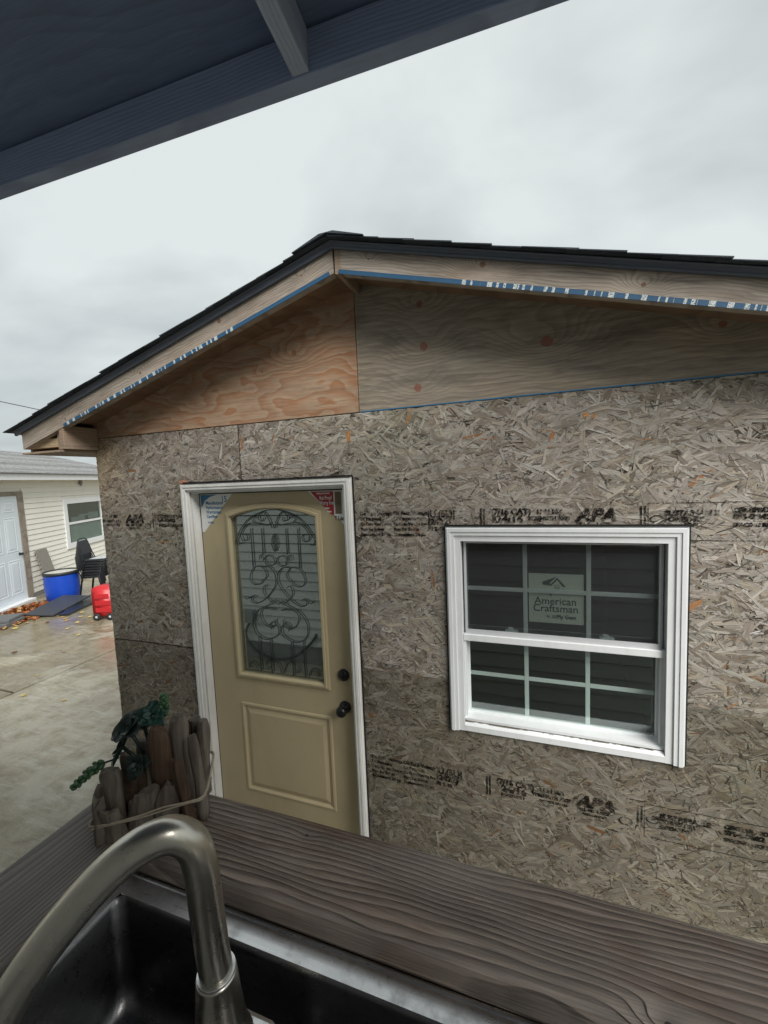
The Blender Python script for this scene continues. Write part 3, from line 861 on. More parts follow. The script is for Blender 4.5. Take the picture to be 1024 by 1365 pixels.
# wall core behind the sheathing, side and back walls, floor, so the inside is a real dark room
mb = MB()
for (p0, p1, q0, q1) in panel_rects(XL + 0.002, XRT - 0.002, GZ + 0.05, 0.36):
    mb.box(p0, p1, 0.0125, 0.10, q0, q1)
mb.build("wall_framing", M_interior, shed, recalc=False)
for nm, args in (("side_wall", (XL, XL + 0.09, 0.101, YB, GZ + 0.05, 0.33)), ("side_wall", (XRT - 0.09, XRT, 0.101, YB, GZ + 0.05, 0.33)),
                 ("back_wall", (XL + 0.091, XRT - 0.091, YB - 0.09, YB, GZ + 0.05, 0.33)), ("floor", (XL, XRT, -0.0, YB, GZ - 0.02, GZ + 0.049))):
    mb = MB(); mb.box(*args); mb.build(nm, M_interior if nm != "side_wall" else M_osb_base, shed)
mb = MB(); mb.prism([(XL + 0.1, 0.335), (XRT - 0.1, 0.335), (XRT - 0.1, 0.37), (RX, 0.84), (XL + 0.1, 0.37)], YB - 0.09, YB)
mb.build("back_gable", M_interior, shed)

# roof: sheathing, fascia boards on the rake, tape, drip edge, shingles, soffit
YF = -0.20
XE, XER = -0.967, 3.13
for side in (-1, 1):
    xe = XE if side < 0 else XER
    ln = abs(RX - xe)
    m = ML if side < 0 else MR
    cs = 1 / math.sqrt(1 + m * m)
    # local frame: x from the ridge down the slope, y up across the board, z out of the wall
    ex = Vector((side, 0, -m)).normalized()
    ey = Vector((0, 0, 1)) - ex * ex.z
    ey.normalize()
    org = Vector((RX, YF, 0.826))
    F = Matrix(((ex.x, ey.x, 0, org.x), (0, 0, -1, org.y), (ex.z, ey.z, 0, org.z), (0, 0, 0, 1)))
    L_ = ln / cs
    h = 0.089
    sk = h * m          # plumb cuts
    mb = MB()
    x_s = 0.004 if side < 0 else 0.030
    mb.prism([(x_s, 0), (L_, 0), (L_ - sk, h), (x_s - sk, h)], -0.038, 0.0, axis='z')
    mb.build("fascia_board", M_fascia, shed, F)
    mb = MB()
    mb.box(0.02, L_ - (0.38 if side < 0 else 0.0), -0.003, 0.0135, 0.001, 0.0035)
    mb.build("blue_tape", M_tape, shed, F)
    # drip edge: a folded metal strip with a rolled lip
    prof = [(h - 0.004, 0.003), (h - 0.004, 0.014), (h + 0.002, 0.017), (h + 0.005, 0.014), (h + 0.014, 0.018), (h + 0.018, 0.027), (h + 0.020, 0.027), (h + 0.020, -0.05), (h + 0.018, -0.05), (h + 0.018, 0.003)]
    mb = MB(); np_ = len(prof)
    mb.add([(-p[0] * m, p[0], p[1]) for p in prof] + [(L_ + 0.012, p[0], p[1]) for p in prof], [list(range(np_))[::-1], [i + np_ for i in range(np_)]] + [[i, (i + 1) % np_, (i + 1) % np_ + np_, i + np_] for i in range(np_)])
    mb.build("drip_edge", M_drip, shed, F)
    # shingle courses, eave upwards
    exposure = 0.142
    n = int((L_ + 0.06) / exposure) + 1
    for c in range(n):
        x_hi = L_ + 0.045 - (c + 1) * exposure - 0.04
        x_lo = L_ + 0.045 - c * exposure
        x_hi = max(x_hi, -0.03)
        yb = h + 0.021 + random.uniform(0, 0.0015)
        for q, (za, zb) in enumerate(((0.052 + random.uniform(-0.006, 0.006), -0.9), (-0.903, -2.4), (-2.403, -4.3))):
            mb = MB()
            mb.prism([(x_hi, yb + 0.001), (x_lo, yb + 0.0035), (x_lo, yb + 0.008), (x_hi, yb + 0.0035)], zb, za, axis='z')
            mb.build("shingle", M_shingle, shed, F)
    mb = MB(); mb.prism([(0.0, h + 0.003), (L_ + 0.01, h + 0.003), (L_ + 0.01, h + 0.0175), (0.0, h + 0.0175)], -4.35, 0.002, axis='z')
    mb.build("roof_sheathing", M_soffit, shed, F)
    # soffit ply between fascia and wall
    mb = MB(); mb.box(0.0, L_ - (0.36 if side < 0 else 0.0), 0.036, 0.045, -0.199, -0.039)
    mb.build("soffit", M_soffit, shed, F)
# ridge block between the two fascia boards and ridge caps
mb = MB(); mb.prism([(RX + 0.005, 0.8195), (RX + 0.030, 0.8125), (RX + 0.030, 0.9085), (RX + 0.005, 0.9155)], YF - 0.001, YF + 0.19)
mb.build("ridge_block", M_block, shed)
for q in range(10):
    y0 = YF - 0.062 + q * 0.42
    mb = MB(); zt = 0.9490 + (q % 2) * 0.002
    mb.prism([(RX - 0.155, zt - 0.155 * ML), (RX, zt), (RX + 0.155, zt - 0.155 * MR), (RX + 0.155, zt + 0.003 - 0.155 * MR), (RX + 0.03, zt + 0.002), (RX - 0.03, zt + 0.002), (RX - 0.155, zt + 0.003 - 0.155 * ML)], y0, y0 + 0.415)
    mb.build("ridge_shingle", M_shingle, shed)
# boxed eave return on the left corner
mb = MB(); mb.box(-0.658, -0.622, YF + 0.003, -0.002, 0.222, 0.352, 0.002); mb.build("return_block", M_block, shed)
mb = MB(); mb.box(-0.700, -0.660, YF + 0.02, YF + 0.058, 0.226, 0.330, 0.002); mb.build("return_block", M_block, shed)
mb = MB(); mb.box(-0.955, -0.702, YF + 0.030, YF + 0.066, 0.241, 0.292, 0.002); mb.build("lookout", M_raw, shed)
mb = MB(); mb.box(-0.972, -0.640, YF - 0.004, YB, 0.209, 0.2205); mb.build("eave_soffit", M_block, shed)
mb = MB(); mb.box(-0.972, -0.955, YF + 0.04, YB, 0.222, 0.335); mb.build("eave_fascia", M_fascia, shed)
mb = MB(); mb.box(2.84, 3.12, YF + 0.04, YB, 0.209, 0.2205); mb.build("eave_soffit", M_block, shed)
mb = MB(); mb.box(3.105, 3.122, YF + 0.04, YB, 0.222, 0.325); mb.build("eave_fascia", M_fascia, shed)
# ------------------------------------------------------------------ entry door of the shed
ZD0 = -2.10      # threshold
def mitred(mb, rect, w, y0, y1, sides):
    """picture-frame members with mitred ends; rect is the outer x0, x1, z0, z1"""
    x0, x1, z0, z1 = rect
    if 'T' in sides: mb.prism([(x0, z1), (x1, z1), (x1 - w, z1 - w), (x0 + w, z1 - w)], y0, y1)
    if 'B' in sides: mb.prism([(x0, z0), (x0 + w, z0 + w), (x1 - w, z0 + w), (x1, z0)], y0, y1)
    if 'L' in sides: mb.prism([(x0, z0), (x0, z1), (x0 + w, z1 - w), (x0 + w, z0 + (w if 'B' in sides else 0))], y0, y1)
    if 'R' in sides: mb.prism([(x1, z0), (x1 - w, z0 + (w if 'B' in sides else 0)), (x1 - w, z1 - w), (x1, z1)], y0, y1)
frame_p = MB(); frame_p.box(0.0, 0.0005, -0.001, 0.0, ZD0, ZD0 + 0.001)
dframe = link("door_frame", bpy.data.meshes.new("door_frame"), M_trim_white, shed)
mb = MB(); mb.box(0.021, 0.052, 0.0, 0.135, ZD0, -0.055); mb.box(0.052, 0.064, 0.094, 0.135, ZD0, -0.055)
mb.box(0.970, 1.001, 0.0, 0.135, ZD0, -0.055); mb.box(0.958, 0.970, 0.094, 0.135, ZD0, -0.055)
mb.box(0.021, 1.001, 0.0, 0.135, -0.0545, -0.021)
me_tmp = mb.mesh("door_frame"); me_tmp.materials.append(M_trim_white); dframe.data = me_tmp
for sd in 'TLR':
    mb = MB()
    mitred(mb, (0.0, 1.022, ZD0, 0.0), 0.046, -0.019, -0.0055, sd)
    mitred(mb, (0.004, 1.018, ZD0, -0.004), 0.030, -0.030, -0.0192, sd)
    mitred(mb, (0.010, 1.012, ZD0, -0.010), 0.010, -0.0335, -0.0302, sd)
    mb.build("brick_mould", M_trim_white, dframe)
mb = MB(); mb.box(0.030, 1.026, -0.036, -0.0056, 0.003, 0.0085); mb.box(1.0235, 1.029, -0.012, -0.0056, ZD0, 0.0025)
mb.build("drip_cap", M_black, dframe)
mb = MB(); mb.box(-0.002, 0.035, -0.032, -0.0056, 0.0015, 0.018, 0.003)
mb.build("foam_scrap", plain("foam_scrap", (0.42, 0.20, 0.12), 0.8, var=0.3, scale=60), dframe)
mb = MB(); mb.box(0.0525, 0.9695, -0.02, 0.16, ZD0 - 0.03, ZD0 - 0.001, 0.002); mb.build("threshold", M_screen_frame, dframe)
mb = MB(); mb.box(0.052, 0.0585, 0.052, 0.093, ZD0, -0.0555); mb.box(0.9635, 0.97, 0.052, 0.093, ZD0, -0.0555); mb.box(0.0586, 0.9634, 0.052, 0.093, -0.0615, -0.0555)
mb.build("weatherstrip", M_black, dframe)

YD = 0.050       # front face of the slab
GX0, GX1, GZ0, GZ1, ARC = 0.262, 0.784, -1.072, -0.196, 0.046
def arch(x0, x1, z0, z1, rise, n=14):
    """outline: bottom corners then the arched head from right to left"""
    pts = [(x0, z0), (x1, z0)]
    for k in range(n + 1):
        t = k / n
        x = x1 + (x0 - x1) * t
        pts.append((x, z1 + rise * (1 - (2 * t - 1) ** 2)))
    return pts
door = link("door", bpy.data.meshes.new("door"), M_door, shed)
mb = MB()
# slab: stiles and rails round the glazed opening, plus the lower panel
ox0, ox1, oz0, oz1 = GX0 - 0.004, GX1 + 0.004, GZ0 - 0.004, GZ1 + 0.004
px0, px1, pz0, pz1 = 0.252, 0.806, -1.775, -1.262
mb.box(0.059, ox0, YD, YD + 0.044, ZD0 + 0.004, -0.062)
mb.box(ox1, 0.963, YD, YD + 0.044, ZD0 + 0.004, -0.062)
mb.box(ox0, ox1, YD, YD + 0.044, pz1, oz0)
mb.box(ox0, ox1, YD, YD + 0.044, ZD0 + 0.004, pz0)
top = arch(ox0, ox1, oz0, oz1, ARC)[2:]
mb.prism([(ox0, -0.062), (ox1, -0.062)] + top, YD, YD + 0.044)
if px0 < ox0: mb.box(ox0, ox0 + 0.0001, YD + 0.01, YD + 0.04, pz0, pz1)
mb.box(ox0, ox1, YD + 0.012, YD + 0.040, pz0, pz1)
me_tmp = mb.mesh("door"); me_tmp.materials.append(M_door); door.data = me_tmp
# embossed lower panel: outer bead, bevelled field
mb = MB()
def picture_ring(mb, a, b_):
    """sloped ring between two rectangles at given depths"""
    (x0, x1, z0, z1, y), (u0, u1, w0, w1, v) = a, b_
    vs_ = [(x0, y, z0), (x1, y, z0), (x1, y, z1), (x0, y, z1), (u0, v, w0), (u1, v, w0), (u1, v, w1), (u0, v, w1)]
    mb.add(vs_, [(0, 1, 5, 4), (1, 2, 6, 5), (2, 3, 7, 6), (3, 0, 4, 7)])
def rr(i, y):
    return (px0 - 0.012 + i, px1 + 0.012 - i, pz0 - 0.012 + i, pz1 + 0.012 - i, y)
seq = [(0.0, YD - 0.0005), (0.006, YD - 0.006), (0.016, YD - 0.007), (0.024, YD + 0.005), (0.030, YD + 0.006), (0.058, YD - 0.004), (0.0585, YD - 0.004)]
for (i0, y0), (i1, y1) in zip(seq[:-1], seq[1:]):
    picture_ring(mb, rr(i0, y0), rr(i1, y1))
c_ = rr(0.0585, YD - 0.004)
mb.add([(c_[0], c_[4], c_[2]), (c_[1], c_[4], c_[2]), (c_[1], c_[4], c_[3]), (c_[0], c_[4], c_[3])], [(0, 1, 2, 3)])
mb.build("panel", M_door, door)
# glazing bead round the arched light
mb = MB()
bead = [(0.0, YD + 0.006), (0.0, YD - 0.004), (0.008, YD - 0.016), (0.018, YD - 0.016), (0.021, YD - 0.011), (0.031, YD - 0.009), (0.036, YD - 0.001)]
rings = []
for (ofs, y) in bead:
    pts = arch(GX0 - ofs, GX1 + ofs, GZ0 - ofs, GZ1 + ofs * 0.85, ARC + ofs * 0.15)
    rings.append([(p[0], y, p[1]) for p in pts])
npt = len(rings[0])
for a_, b_ in zip(rings[:-1], rings[1:]):
    mb.add(a_ + b_, [(i, (i + 1) % npt, (i + 1) % npt + npt, i + npt) for i in range(npt)])
mb.build("glazing_bead", M_door, door)
mb = MB(); mb.prism(arch(GX0 - 0.003, GX1 + 0.003, GZ0 - 0.003, GZ1 + 0.003, ARC), YD + 0.001, YD + 0.004)
mb.build("pane", M_pane_door, door)
mb = MB(); mb.prism(arch(GX0 - 0.003, GX1 + 0.003, GZ0 - 0.003, GZ1 + 0.003, ARC), YD + 0.022, YD + 0.027)
mb.build("pane", M_obscure, door)['label'] = "obscure textured rear pane"
# wrought iron scrollwork between the panes
gw, gh = (GX1 - GX0) / 2, (GZ1 + ARC - GZ0)
gcx, gtop = (GX0 + GX1) / 2, GZ1 + ARC
def GP(u, v):
    return Vector((gcx + u * gw, YD + 0.013, gtop - v * gh))
def spiral(cu_, cv, r0, r1, a0, turns, n=18):
    """ends of a scroll in the plane of the glass, radii in metres"""
    out = []
    for k in range(n + 1):
        t = k / n
        a = a0 + turns * 2 * math.pi * t
        r_ = r0 + (r1 - r0) * t
        out.append(GP(cu_, cv) + Vector((r_ * math.cos(a), 0, r_ * math.sin(a))))
    return out
grille = MB()
def both(pts, rad):
    rad *= 0.78
    grille.tube(pts, rad, 6)
    grille.tube([Vector((2 * gcx - p.x, p.y, p.z)) for p in pts], rad, 6)
def curve(uv, rad=0.0036, n=7):
    both(spline([GP(u, v) for u, v in uv], n), rad)
curve([(0.97, 0.20), (0.80, 0.115), (0.55, 0.05), (0.20, 0.012), (0.0, 0.006)])
curve([(0.03, 0.115), (0.10, 0.06), (0.22, 0.02), (0.33, 0.035), (0.34, 0.062), (0.26, 0.072), (0.22, 0.052)])
curve([(0.05, 0.08), (0.15, 0.095), (0.38, 0.085), (0.58, 0.085), (0.74, 0.115), (0.82, 0.155), (0.78, 0.187), (0.68, 0.186), (0.65, 0.160), (0.72, 0.150)])
curve([(0.45, 0.082), (0.52, 0.060), (0.46, 0.045), (0.40, 0.058)], 0.003)
curve([(0.88, 0.155), (0.93, 0.18), (0.90, 0.21), (0.83, 0.205)], 0.003)
both([GP(0.29, 0.115), GP(0.29, 0.265)], 0.0045); both([GP(0.56, 0.115), GP(0.56, 0.345)], 0.0045)
curve([(0.40, 0.30), (0.36, 0.272), (0.28, 0.282), (0.30, 0.305), (0.20, 0.275), (0.06, 0.285), (0.02, 0.315), (0.12, 0.335), (0.24, 0.325), (0.25, 0.300)], 0.0032)
curve([(0.33, 0.425), (0.24, 0.39), (0.34, 0.345), (0.55, 0.35), (0.66, 0.41), (0.58, 0.45), (0.40, 0.445), (0.36, 0.42)], 0.0034)
curve([(0.34, 0.343), (0.15, 0.345), (0.03, 0.39), (0.05, 0.45), (0.25, 0.52), (0.50, 0.565), (0.66, 0.555), (0.64, 0.525), (0.55, 0.530)], 0.0036)
curve([(0.22, 0.46), (0.32, 0.455), (0.35, 0.50), (0.22, 0.54), (0.10, 0.565)], 0.0030)
curve([(0.66, 0.525), (0.78, 0.545), (0.82, 0.530)], 0.0028)
curve([(0.03, 0.545), (0.25, 0.575), (0.52, 0.61), (0.66, 0.68), (0.60, 0.755), (0.36, 0.785), (0.10, 0.76), (0.03, 0.715), (0.13, 0.675), (0.24, 0.69), (0.20, 0.72)], 0.0036)
curve([(0.05, 0.60), (0.16, 0.595), (0.40, 0.60), (0.46, 0.645), (0.34, 0.70), (0.14, 0.70), (0.08, 0.655)], 0.0032)
curve([(0.0, 0.565), (0.12, 0.545), (0.22, 0.56)], 0.0028)
both([GP(0.26, 0.785), GP(0.26, 0.99)], 0.0045); both([GP(0.54, 0.765), GP(0.54, 0.99)], 0.0045)
curve([(0.02, 0.985), (0.10, 0.93), (0.26, 0.905), (0.40, 0.93), (0.40, 0.965), (0.30, 0.965)], 0.0034)
curve([(0.62, 0.985), (0.70, 0.94), (0.84, 0.95), (0.84, 0.98)], 0.003)
grille.build("iron_grille", M_iron, door)
# cast pine cone in the middle
cone = MB()
for sg in (-1, 1):
    for k in range(6):
        pts = []
        for q in range(9):
            t = q / 8
            rad_ = 0.021 * math.sin(math.pi * min(1.0, t * 0.92 + 0.06))
            ph = sg * (t * 1.7) + k * math.pi / 3
            pts.append(GP(0.0, 0.250 - t * 0.105) + Vector((rad_ * math.cos(ph), 0.25 * rad_ * math.sin(ph), 0)))
        cone.tube(pts, 0.0011, 5)
cone.build("pine_cone_casting", M_iron, door, kind='stuff')
# hardware
def knob(zc, prof, name):
    mb = MB(); mb.lathe(prof, 24, Matrix.Translation((0.898, YD, zc)) @ Matrix.Rotation(R(90), 4, 'X'))
    return mb.build(name, M_black_metal, door)
knob(-1.012, [(0.0, -0.001), (0.031, -0.001), (0.031, 0.010), (0.026, 0.016), (0.018, 0.020), (0.016, 0.022), (0.0, 0.022)], "deadbolt")
knob(-1.185, [(0.0, -0.001), (0.032, -0.001), (0.032, 0.006), (0.026, 0.010), (0.012, 0.014), (0.011, 0.030), (0.020, 0.036), (0.0275, 0.046), (0.028, 0.056), (0.021, 0.066), (0.010, 0.070), (0.0, 0.071)], "knob")
# protective corner stickers with print
def flat(mb, pts, y):
    mb.add([(p[0], y, p[1]) for p in pts], [list(range(len(pts)))])
def sticker(name, pts, mat):
    mb = MB(); mb.prism(pts, YD - 0.0012, YD - 0.0002); return mb.build(name, mat, door)
sticker("corner_sticker", [(0.061, -0.064), (0.282, -0.064), (0.075, -0.275), (0.061, -0.275)], M_sticker_white)['label'] = "white and blue corner sticker"
sticker("corner_sticker", [(0.750, -0.064), (0.961, -0.064), (0.961, -0.255), (0.925, -0.215)], M_sticker_white)['label'] = "red and white corner sticker"
pr = MB()
flat(pr, [(0.066, -0.066), (0.180, -0.066), (0.130, -0.078), (0.092, -0.100), (0.068, -0.140)], YD - 0.0018)
for (x, z, s_, tx) in ((0.098, -0.120, 0.026, "Manufacturer"), (0.098, -0.146, 0.026, "Performance"), (0.098, -0.171, 0.026, "Warranted"), (0.098, -0.195, 0.024, "Certified"), (0.104, -0.225, 0.013, "10 YEAR"), (0.206, -0.106, 0.046, "15")):
    v_, f_ = text_geo(tx, s_, bold=0.0006)
    pr.add([(x + p[0] * 0.86, YD - 0.0018, z + p[1]) for p in v_], f_)
pr.build("sticker_print", M_sticker_blue, door, kind='stuff', recalc=False)
pr = MB(); flat(pr, [(0.765, -0.067), (0.893, -0.067), (0.893, -0.184), (0.878, -0.184)], YD - 0.0018)
pr.build("sticker_print", M_sticker_red, door, kind='stuff', recalc=False)
pr = MB()
for (x, z, s_, tx) in ((0.815, -0.108, 0.027, "Rot Proof"), (0.815, -0.133, 0.027, "Worry Free"), (0.845, -0.155, 0.013, "limited"), (0.855, -0.172, 0.013, "lifetime"), (0.800, -0.080, 0.010, "FIBERGLASS DOOR FRAME")):
    v_, f_ = text_geo(tx, s_, bold=0.0006)
    pr.add([(x + p[0] * 0.62, YD - 0.0022, z + p[1]) for p in v_], f_)
pr.build("sticker_print", M_sticker_white, door, kind='stuff', recalc=False)
pr = MB(); flat(pr, [(0.900, -0.070), (0.935, -0.070), (0.935, -0.180), (0.900, -0.180)], YD - 0.0018)
pr.build("sticker_print", M_sticker_brown, door, kind='stuff', recalc=False)
pr = MB()
v_, f_ = text_geo("T Lux", 0.030, bold=0.0008)
pr.add([(0.894 + p[0] * 0.7, YD - 0.0018, -0.212 + p[1]) for p in v_], f_)
pr.build("sticker_print", M_black, door, kind='stuff', recalc=False)

# ------------------------------------------------------------------ window of the shed
WR = (1.459, 2.360, -1.165, -0.2355)
win = link("window", bpy.data.meshes.new("window"), M_vinyl, shed)
mb = MB()
x0, x1, z0, z1 = WR
# main vinyl frame lining the opening
IX0, IX1, IZ0, IZ1 = 1.523, 2.300, -1.126, -0.300
for (a0, a1, b0, b1) in ((1.501, IX0, WO[2] + 0.001, WO[3] - 0.001), (IX1, 2.319, WO[2] + 0.001, WO[3] - 0.001)):
    mb.box(a0, a1, 0.0, 0.085, b0, b1)
mb.box(IX0, IX1, 0.0, 0.085, IZ1, WO[3] - 0.001); mb.box(IX0, IX1, 0.0, 0.085, WO[2] + 0.001, WO[2] + 0.012)
me_tmp = mb.mesh("window"); me_tmp.materials.append(M_vinyl); win.data = me_tmp
for sd in 'TLR':
    mb = MB()
    if sd == 'T':
        mitred(mb, (x0, x1, z0, z1), 0.064, -0.016, -0.0058, 'T'); mitred(mb, (x0 + 0.004, x1 - 0.004, z0, z1 - 0.004), 0.034, -0.023, -0.0162, 'T'); mitred(mb, (x0 + 0.008, x1 - 0.008, z0, z1 - 0.008), 0.014, -0.027, -0.0232, 'T')
    else:
        mitred(mb, (x0, x1, z0, z1), 0.064, -0.016, -0.0058, sd); mitred(mb, (x0 + 0.004, x1 - 0.004, z0, z1 - 0.004), 0.034, -0.023, -0.0162, sd); mitred(mb, (x0 + 0.008, x1 - 0.008, z0, z1 - 0.008), 0.014, -0.027, -0.0232, sd)
    mb.build("casing", M_vinyl, win)
mb = MB(); mb.prism([(-0.0165, z0 + 0.001), (-0.0165, z0 + 0.026), (0.006, z0 + 0.041), (0.045, z0 + 0.043), (0.045, z0 + 0.041), (-0.0058, z0 + 0.001)], 1.5235, 2.2955, axis='x')
mb.build("sill", M_vinyl, win)
mb = MB(); mb.box(x0 - 0.004, x1 + 0.004, -0.024, -0.0056, z1 + 0.0008, z1 + 0.0075); mb.box(x0 - 0.0065, x0 - 0.0008, -0.012, -0.0056, z0, z1); mb.box(x1 + 0.0008, x1 + 0.0065, -0.012, -0.0056, z0, z1)
mb.build("flashing", M_black, win)
def sash(xa, xb, za, zb, y0, y1, wv, wb, wt_, name, mat):
    mb = MB()
    mb.box(xa, xa + wv, y0, y1, za, zb, 0.0015); mb.box(xb - wv, xb, y0, y1, za, zb, 0.0015)
    mb.box(xa + wv, xb - wv, y0 + 0.0005, y1 - 0.0005, za, za + wb, 0.0015); mb.box(xa + wv, xb - wv, y0 + 0.0005, y1 - 0.0005, zb - wt_, zb, 0.0015)
    return mb.build(name, mat, win)
# upper sash sits in front, lower sash set back
sash(1.5275, 2.2955, -0.760, -0.3045, 0.034, 0.060, 0.012, 0.032, 0.012, "sash", M_vinyl_in)
sash(1.5275, 2.2955, -1.1265, -0.7290, 0.0615, 0.0845, 0.014, 0.020, 0.028, "sash", M_vinyl_in)
# screen track and rail on the outside
mb = MB(); mb.box(1.5240, 2.2990, 0.003, 0.030, -0.752, -0.722, 0.002); mb.build("meeting_rail", M_vinyl, win)
for (a0, a1) in ((1.5240, 1.5345), (2.2845, 2.2990)):
    mb = MB(); mb.box(a0, a1, 0.012, 0.0325, -1.118, -0.7525); mb.build("track", M_vinyl, win)
mb = MB(); mb.box(1.5350, 1.5420, 0.014, 0.0225, -0.721, -0.307); mb.box(2.2760, 2.2840, 0.014, 0.0225, -0.721, -0.307)
mb.box(1.5420, 2.2760, 0.014, 0.0225, -0.721, -0.702); mb.box(1.5420, 2.2760, 0.014, 0.0225, -0.312, -0.307)
mb.build("screen_frame", M_screen_frame, win)
def mesh_screen():
    b = NB("insect_screen")
    tr = b.n.new('ShaderNodeBsdfTransparent'); df = b.n.new('ShaderNodeBsdfDiffuse'); df.inputs['Color'].default_value = (0.055, 0.058, 0.060, 1)
    mx = b.n.new('ShaderNodeMixShader'); mx.inputs[0].default_value = 0.24
    b.l.new(tr.outputs[0], mx.inputs[1]); b.l.new(df.outputs[0], mx.inputs[2]); b.l.new(mx.outputs[0], b.out.inputs['Surface'])
    return b.mat
mb = MB(); mb.box(1.5415, 2.2765, 0.018, 0.0185, -0.7025, -0.3115); mb.build("insect_screen", mesh_screen(), win)
mb = MB(); mb.box(1.539, 2.284, 0.0455, 0.0485, -0.730, -0.316); mb.build("pane", M_pane_win, win)
mb = MB(); mb.box(1.541, 2.282, 0.0715, 0.0745, -1.107, -0.756); mb.build("pane", M_pane_win, win)
for (xa, xb, za, zb, yy) in ((1.5398, 2.2830, -0.7275, -0.3170, 0.0492), (1.5418, 2.2812, -1.1062, -0.7572, 0.0752)):
    for t in (1 / 3, 2 / 3):
        xm = xa + (xb - xa) * t
        mb = MB(); mb.box(xm - 0.009, xm + 0.009, yy, yy + 0.006, za, zb, 0.001); mb.build("grid_bar", M_muntin, win)
    zm = (za + zb) / 2
    for k in range(3):
        xs0 = xa + (xb - xa) * k / 3 + (0.0095 if k else 0); xs1 = xa + (xb - xa) * (k + 1) / 3 - (0.0095 if k < 2 else 0)
        mb = MB(); mb.box(xs0, xs1, yy + 0.0002, yy + 0.0058, zm - 0.009, zm + 0.009, 0.001); mb.build("grid_bar", M_muntin, win)
for xx in (1.70, 2.08):
    mb = MB(); mb.box(xx, xx + 0.055, 0.066, 0.095, -0.7285, -0.713, 0.004); mb.box(xx + 0.012, xx + 0.034, 0.068, 0.090, -0.7128, -0.703, 0.003)
    mb.build("sash_lock", M_vinyl_in, win)
# paper label inside the upper sash
YP = 0.0585
mb = MB(); mb.box(1.802, 2.018, YP, YP + 0.0006, -0.662, -0.447); mb.build("paper_label", M_paper, win)
pr = MB()
def ptext(tx, xc, z, size, wd=1.0, bold=0.0006):
    v_, f_ = text_geo(tx, size, 'CENTER', 0, wd, bold)
    pr.add([(xc + p[0], YP - 0.0006, z + p[1]) for p in v_], f_)
ptext("American", 1.908, -0.580, 0.044, 0.97)
ptext("Craftsman", 1.908, -0.612, 0.044, 0.97)
ptext("by", 1.880, -0.637, 0.014)
ptext("Ply Gem", 1.951, -0.640, 0.022, 1.0, 0.001)
ring_cx = 1.902
for dx in (0.0, 0.009):
    n_ = 12; vs_ = []; fs = []
    for k in range(n_):
        a_ = 2 * math.pi * k / n_
        vs_ += [(ring_cx + dx + 0.0065 * math.cos(a_), YP - 0.0006, -0.634 + 0.0065 * math.sin(a_)), (ring_cx + dx + 0.0035 * math.cos(a_), YP - 0.0006, -0.634 + 0.0035 * math.sin(a_))]
    fs = [(2 * k, 2 * ((k + 1) % n_), 2 * ((k + 1) % n_) + 1, 2 * k + 1) for k in range(n_)]
    pr.add(vs_, fs)
def pp(pts):
    pr.add([(p[0], YP - 0.0006, p[1]) for p in pts], [list(range(len(pts)))])
# little house emblem: side roof, gable lines, windows
pp([(1.858, -0.482), (1.914, -0.459), (1.886, -0.489), (1.895, -0.500), (1.859, -0.495)])
pp([(1.878, -0.520), (1.893, -0.512), (1.893, -0.548)])
pp([(1.888, -0.494), (1.917, -0.464), (1.950, -0.502), (1.938, -0.502), (1.917, -0.473), (1.892, -0.499)])
for (cx_, cz_) in ((1.910, -0.500), (1.922, -0.501), (1.910, -0.513), (1.922, -0.514)):
    pp([(cx_ - 0.005, cz_ - 0.005), (cx_ + 0.005, cz_ - 0.005), (cx_ + 0.005, cz_ - 0.003), (cx_ - 0.005, cz_ - 0.003)])
    pp([(cx_ - 0.005, cz_ + 0.003), (cx_ + 0.005, cz_ + 0.003), (cx_ + 0.005, cz_ + 0.005), (cx_ - 0.005, cz_ + 0.005)])
    pp([(cx_ - 0.005, cz_ - 0.003), (cx_ - 0.003, cz_ - 0.003), (cx_ - 0.003, cz_ + 0.003), (cx_ - 0.005, cz_ + 0.003)])
pp([(1.937, -0.510), (1.940, -0.510), (1.940, -0.538), (1.937, -0.538)])
pr.build("label_print", M_text_green, win, kind='stuff', recalc=False)

# ------------------------------------------------------------------ porch counter: cap boards, skirt, deck
ZP = -0.55
rail = thing("porch_counter", "weathered timber counter ledge wrapping the porch corner around the sink", "counter", (1.16, -1.34, -1.55))
PY0, PY1 = -1.388, -1.258
mb = MB(); mb.box(0.0, 1.75, 0.0, PY1 - PY0, -0.038, 0.0, 0.009)
mb.build("cap_board", M_plank, rail, Matrix.Translation((1.232, PY0, ZP)))
mb = MB(); mb.box(0.0, 1.12, 0.0, 0.146, -0.038, 0.0, 0.006)
mb.build("cap_board", M_plank_side, rail, frame((1.230, PY1 - 0.002, ZP), (0, -1, 0), (-1, 0, 0)) @ Matrix.Translation((0, 0, 0.038)))
for (x, y) in ((1.10, -1.346), (2.05, -1.346), (2.90, -1.346), (1.10, -2.28)):
    mb = MB(); mb.box(x, x + 0.089, y - 0.05, y + 0.039, -1.55, ZP - 0.039, 0.004); mb.build("post", M_plank_side, rail)
M_half_wall = paint("half_wall_siding", (0.40, 0.415, 0.41), (0.25, 0.25, 0.24), 0.2, 0.5, 2.0, 0.02)
mb = MB(); mb.box(1.10, 3.0, -1.305, -1.296, GZ + 0.01, ZP - 0.040); mb.build("backing", M_black, rail)
for k in range(14):
    z0 = GZ + 0.012 + k * 0.117
    mb = MB(); mb.prism([(-1.2955, z0 + 0.010), (-1.2740, z0 + 0.010), (-1.2740, z0 + 0.015), (-1.2915, z0 + 0.116), (-1.2955, z0 + 0.116)], 1.10, 3.0, axis='x')
    mb.build("skirt_board", M_half_wall, rail)
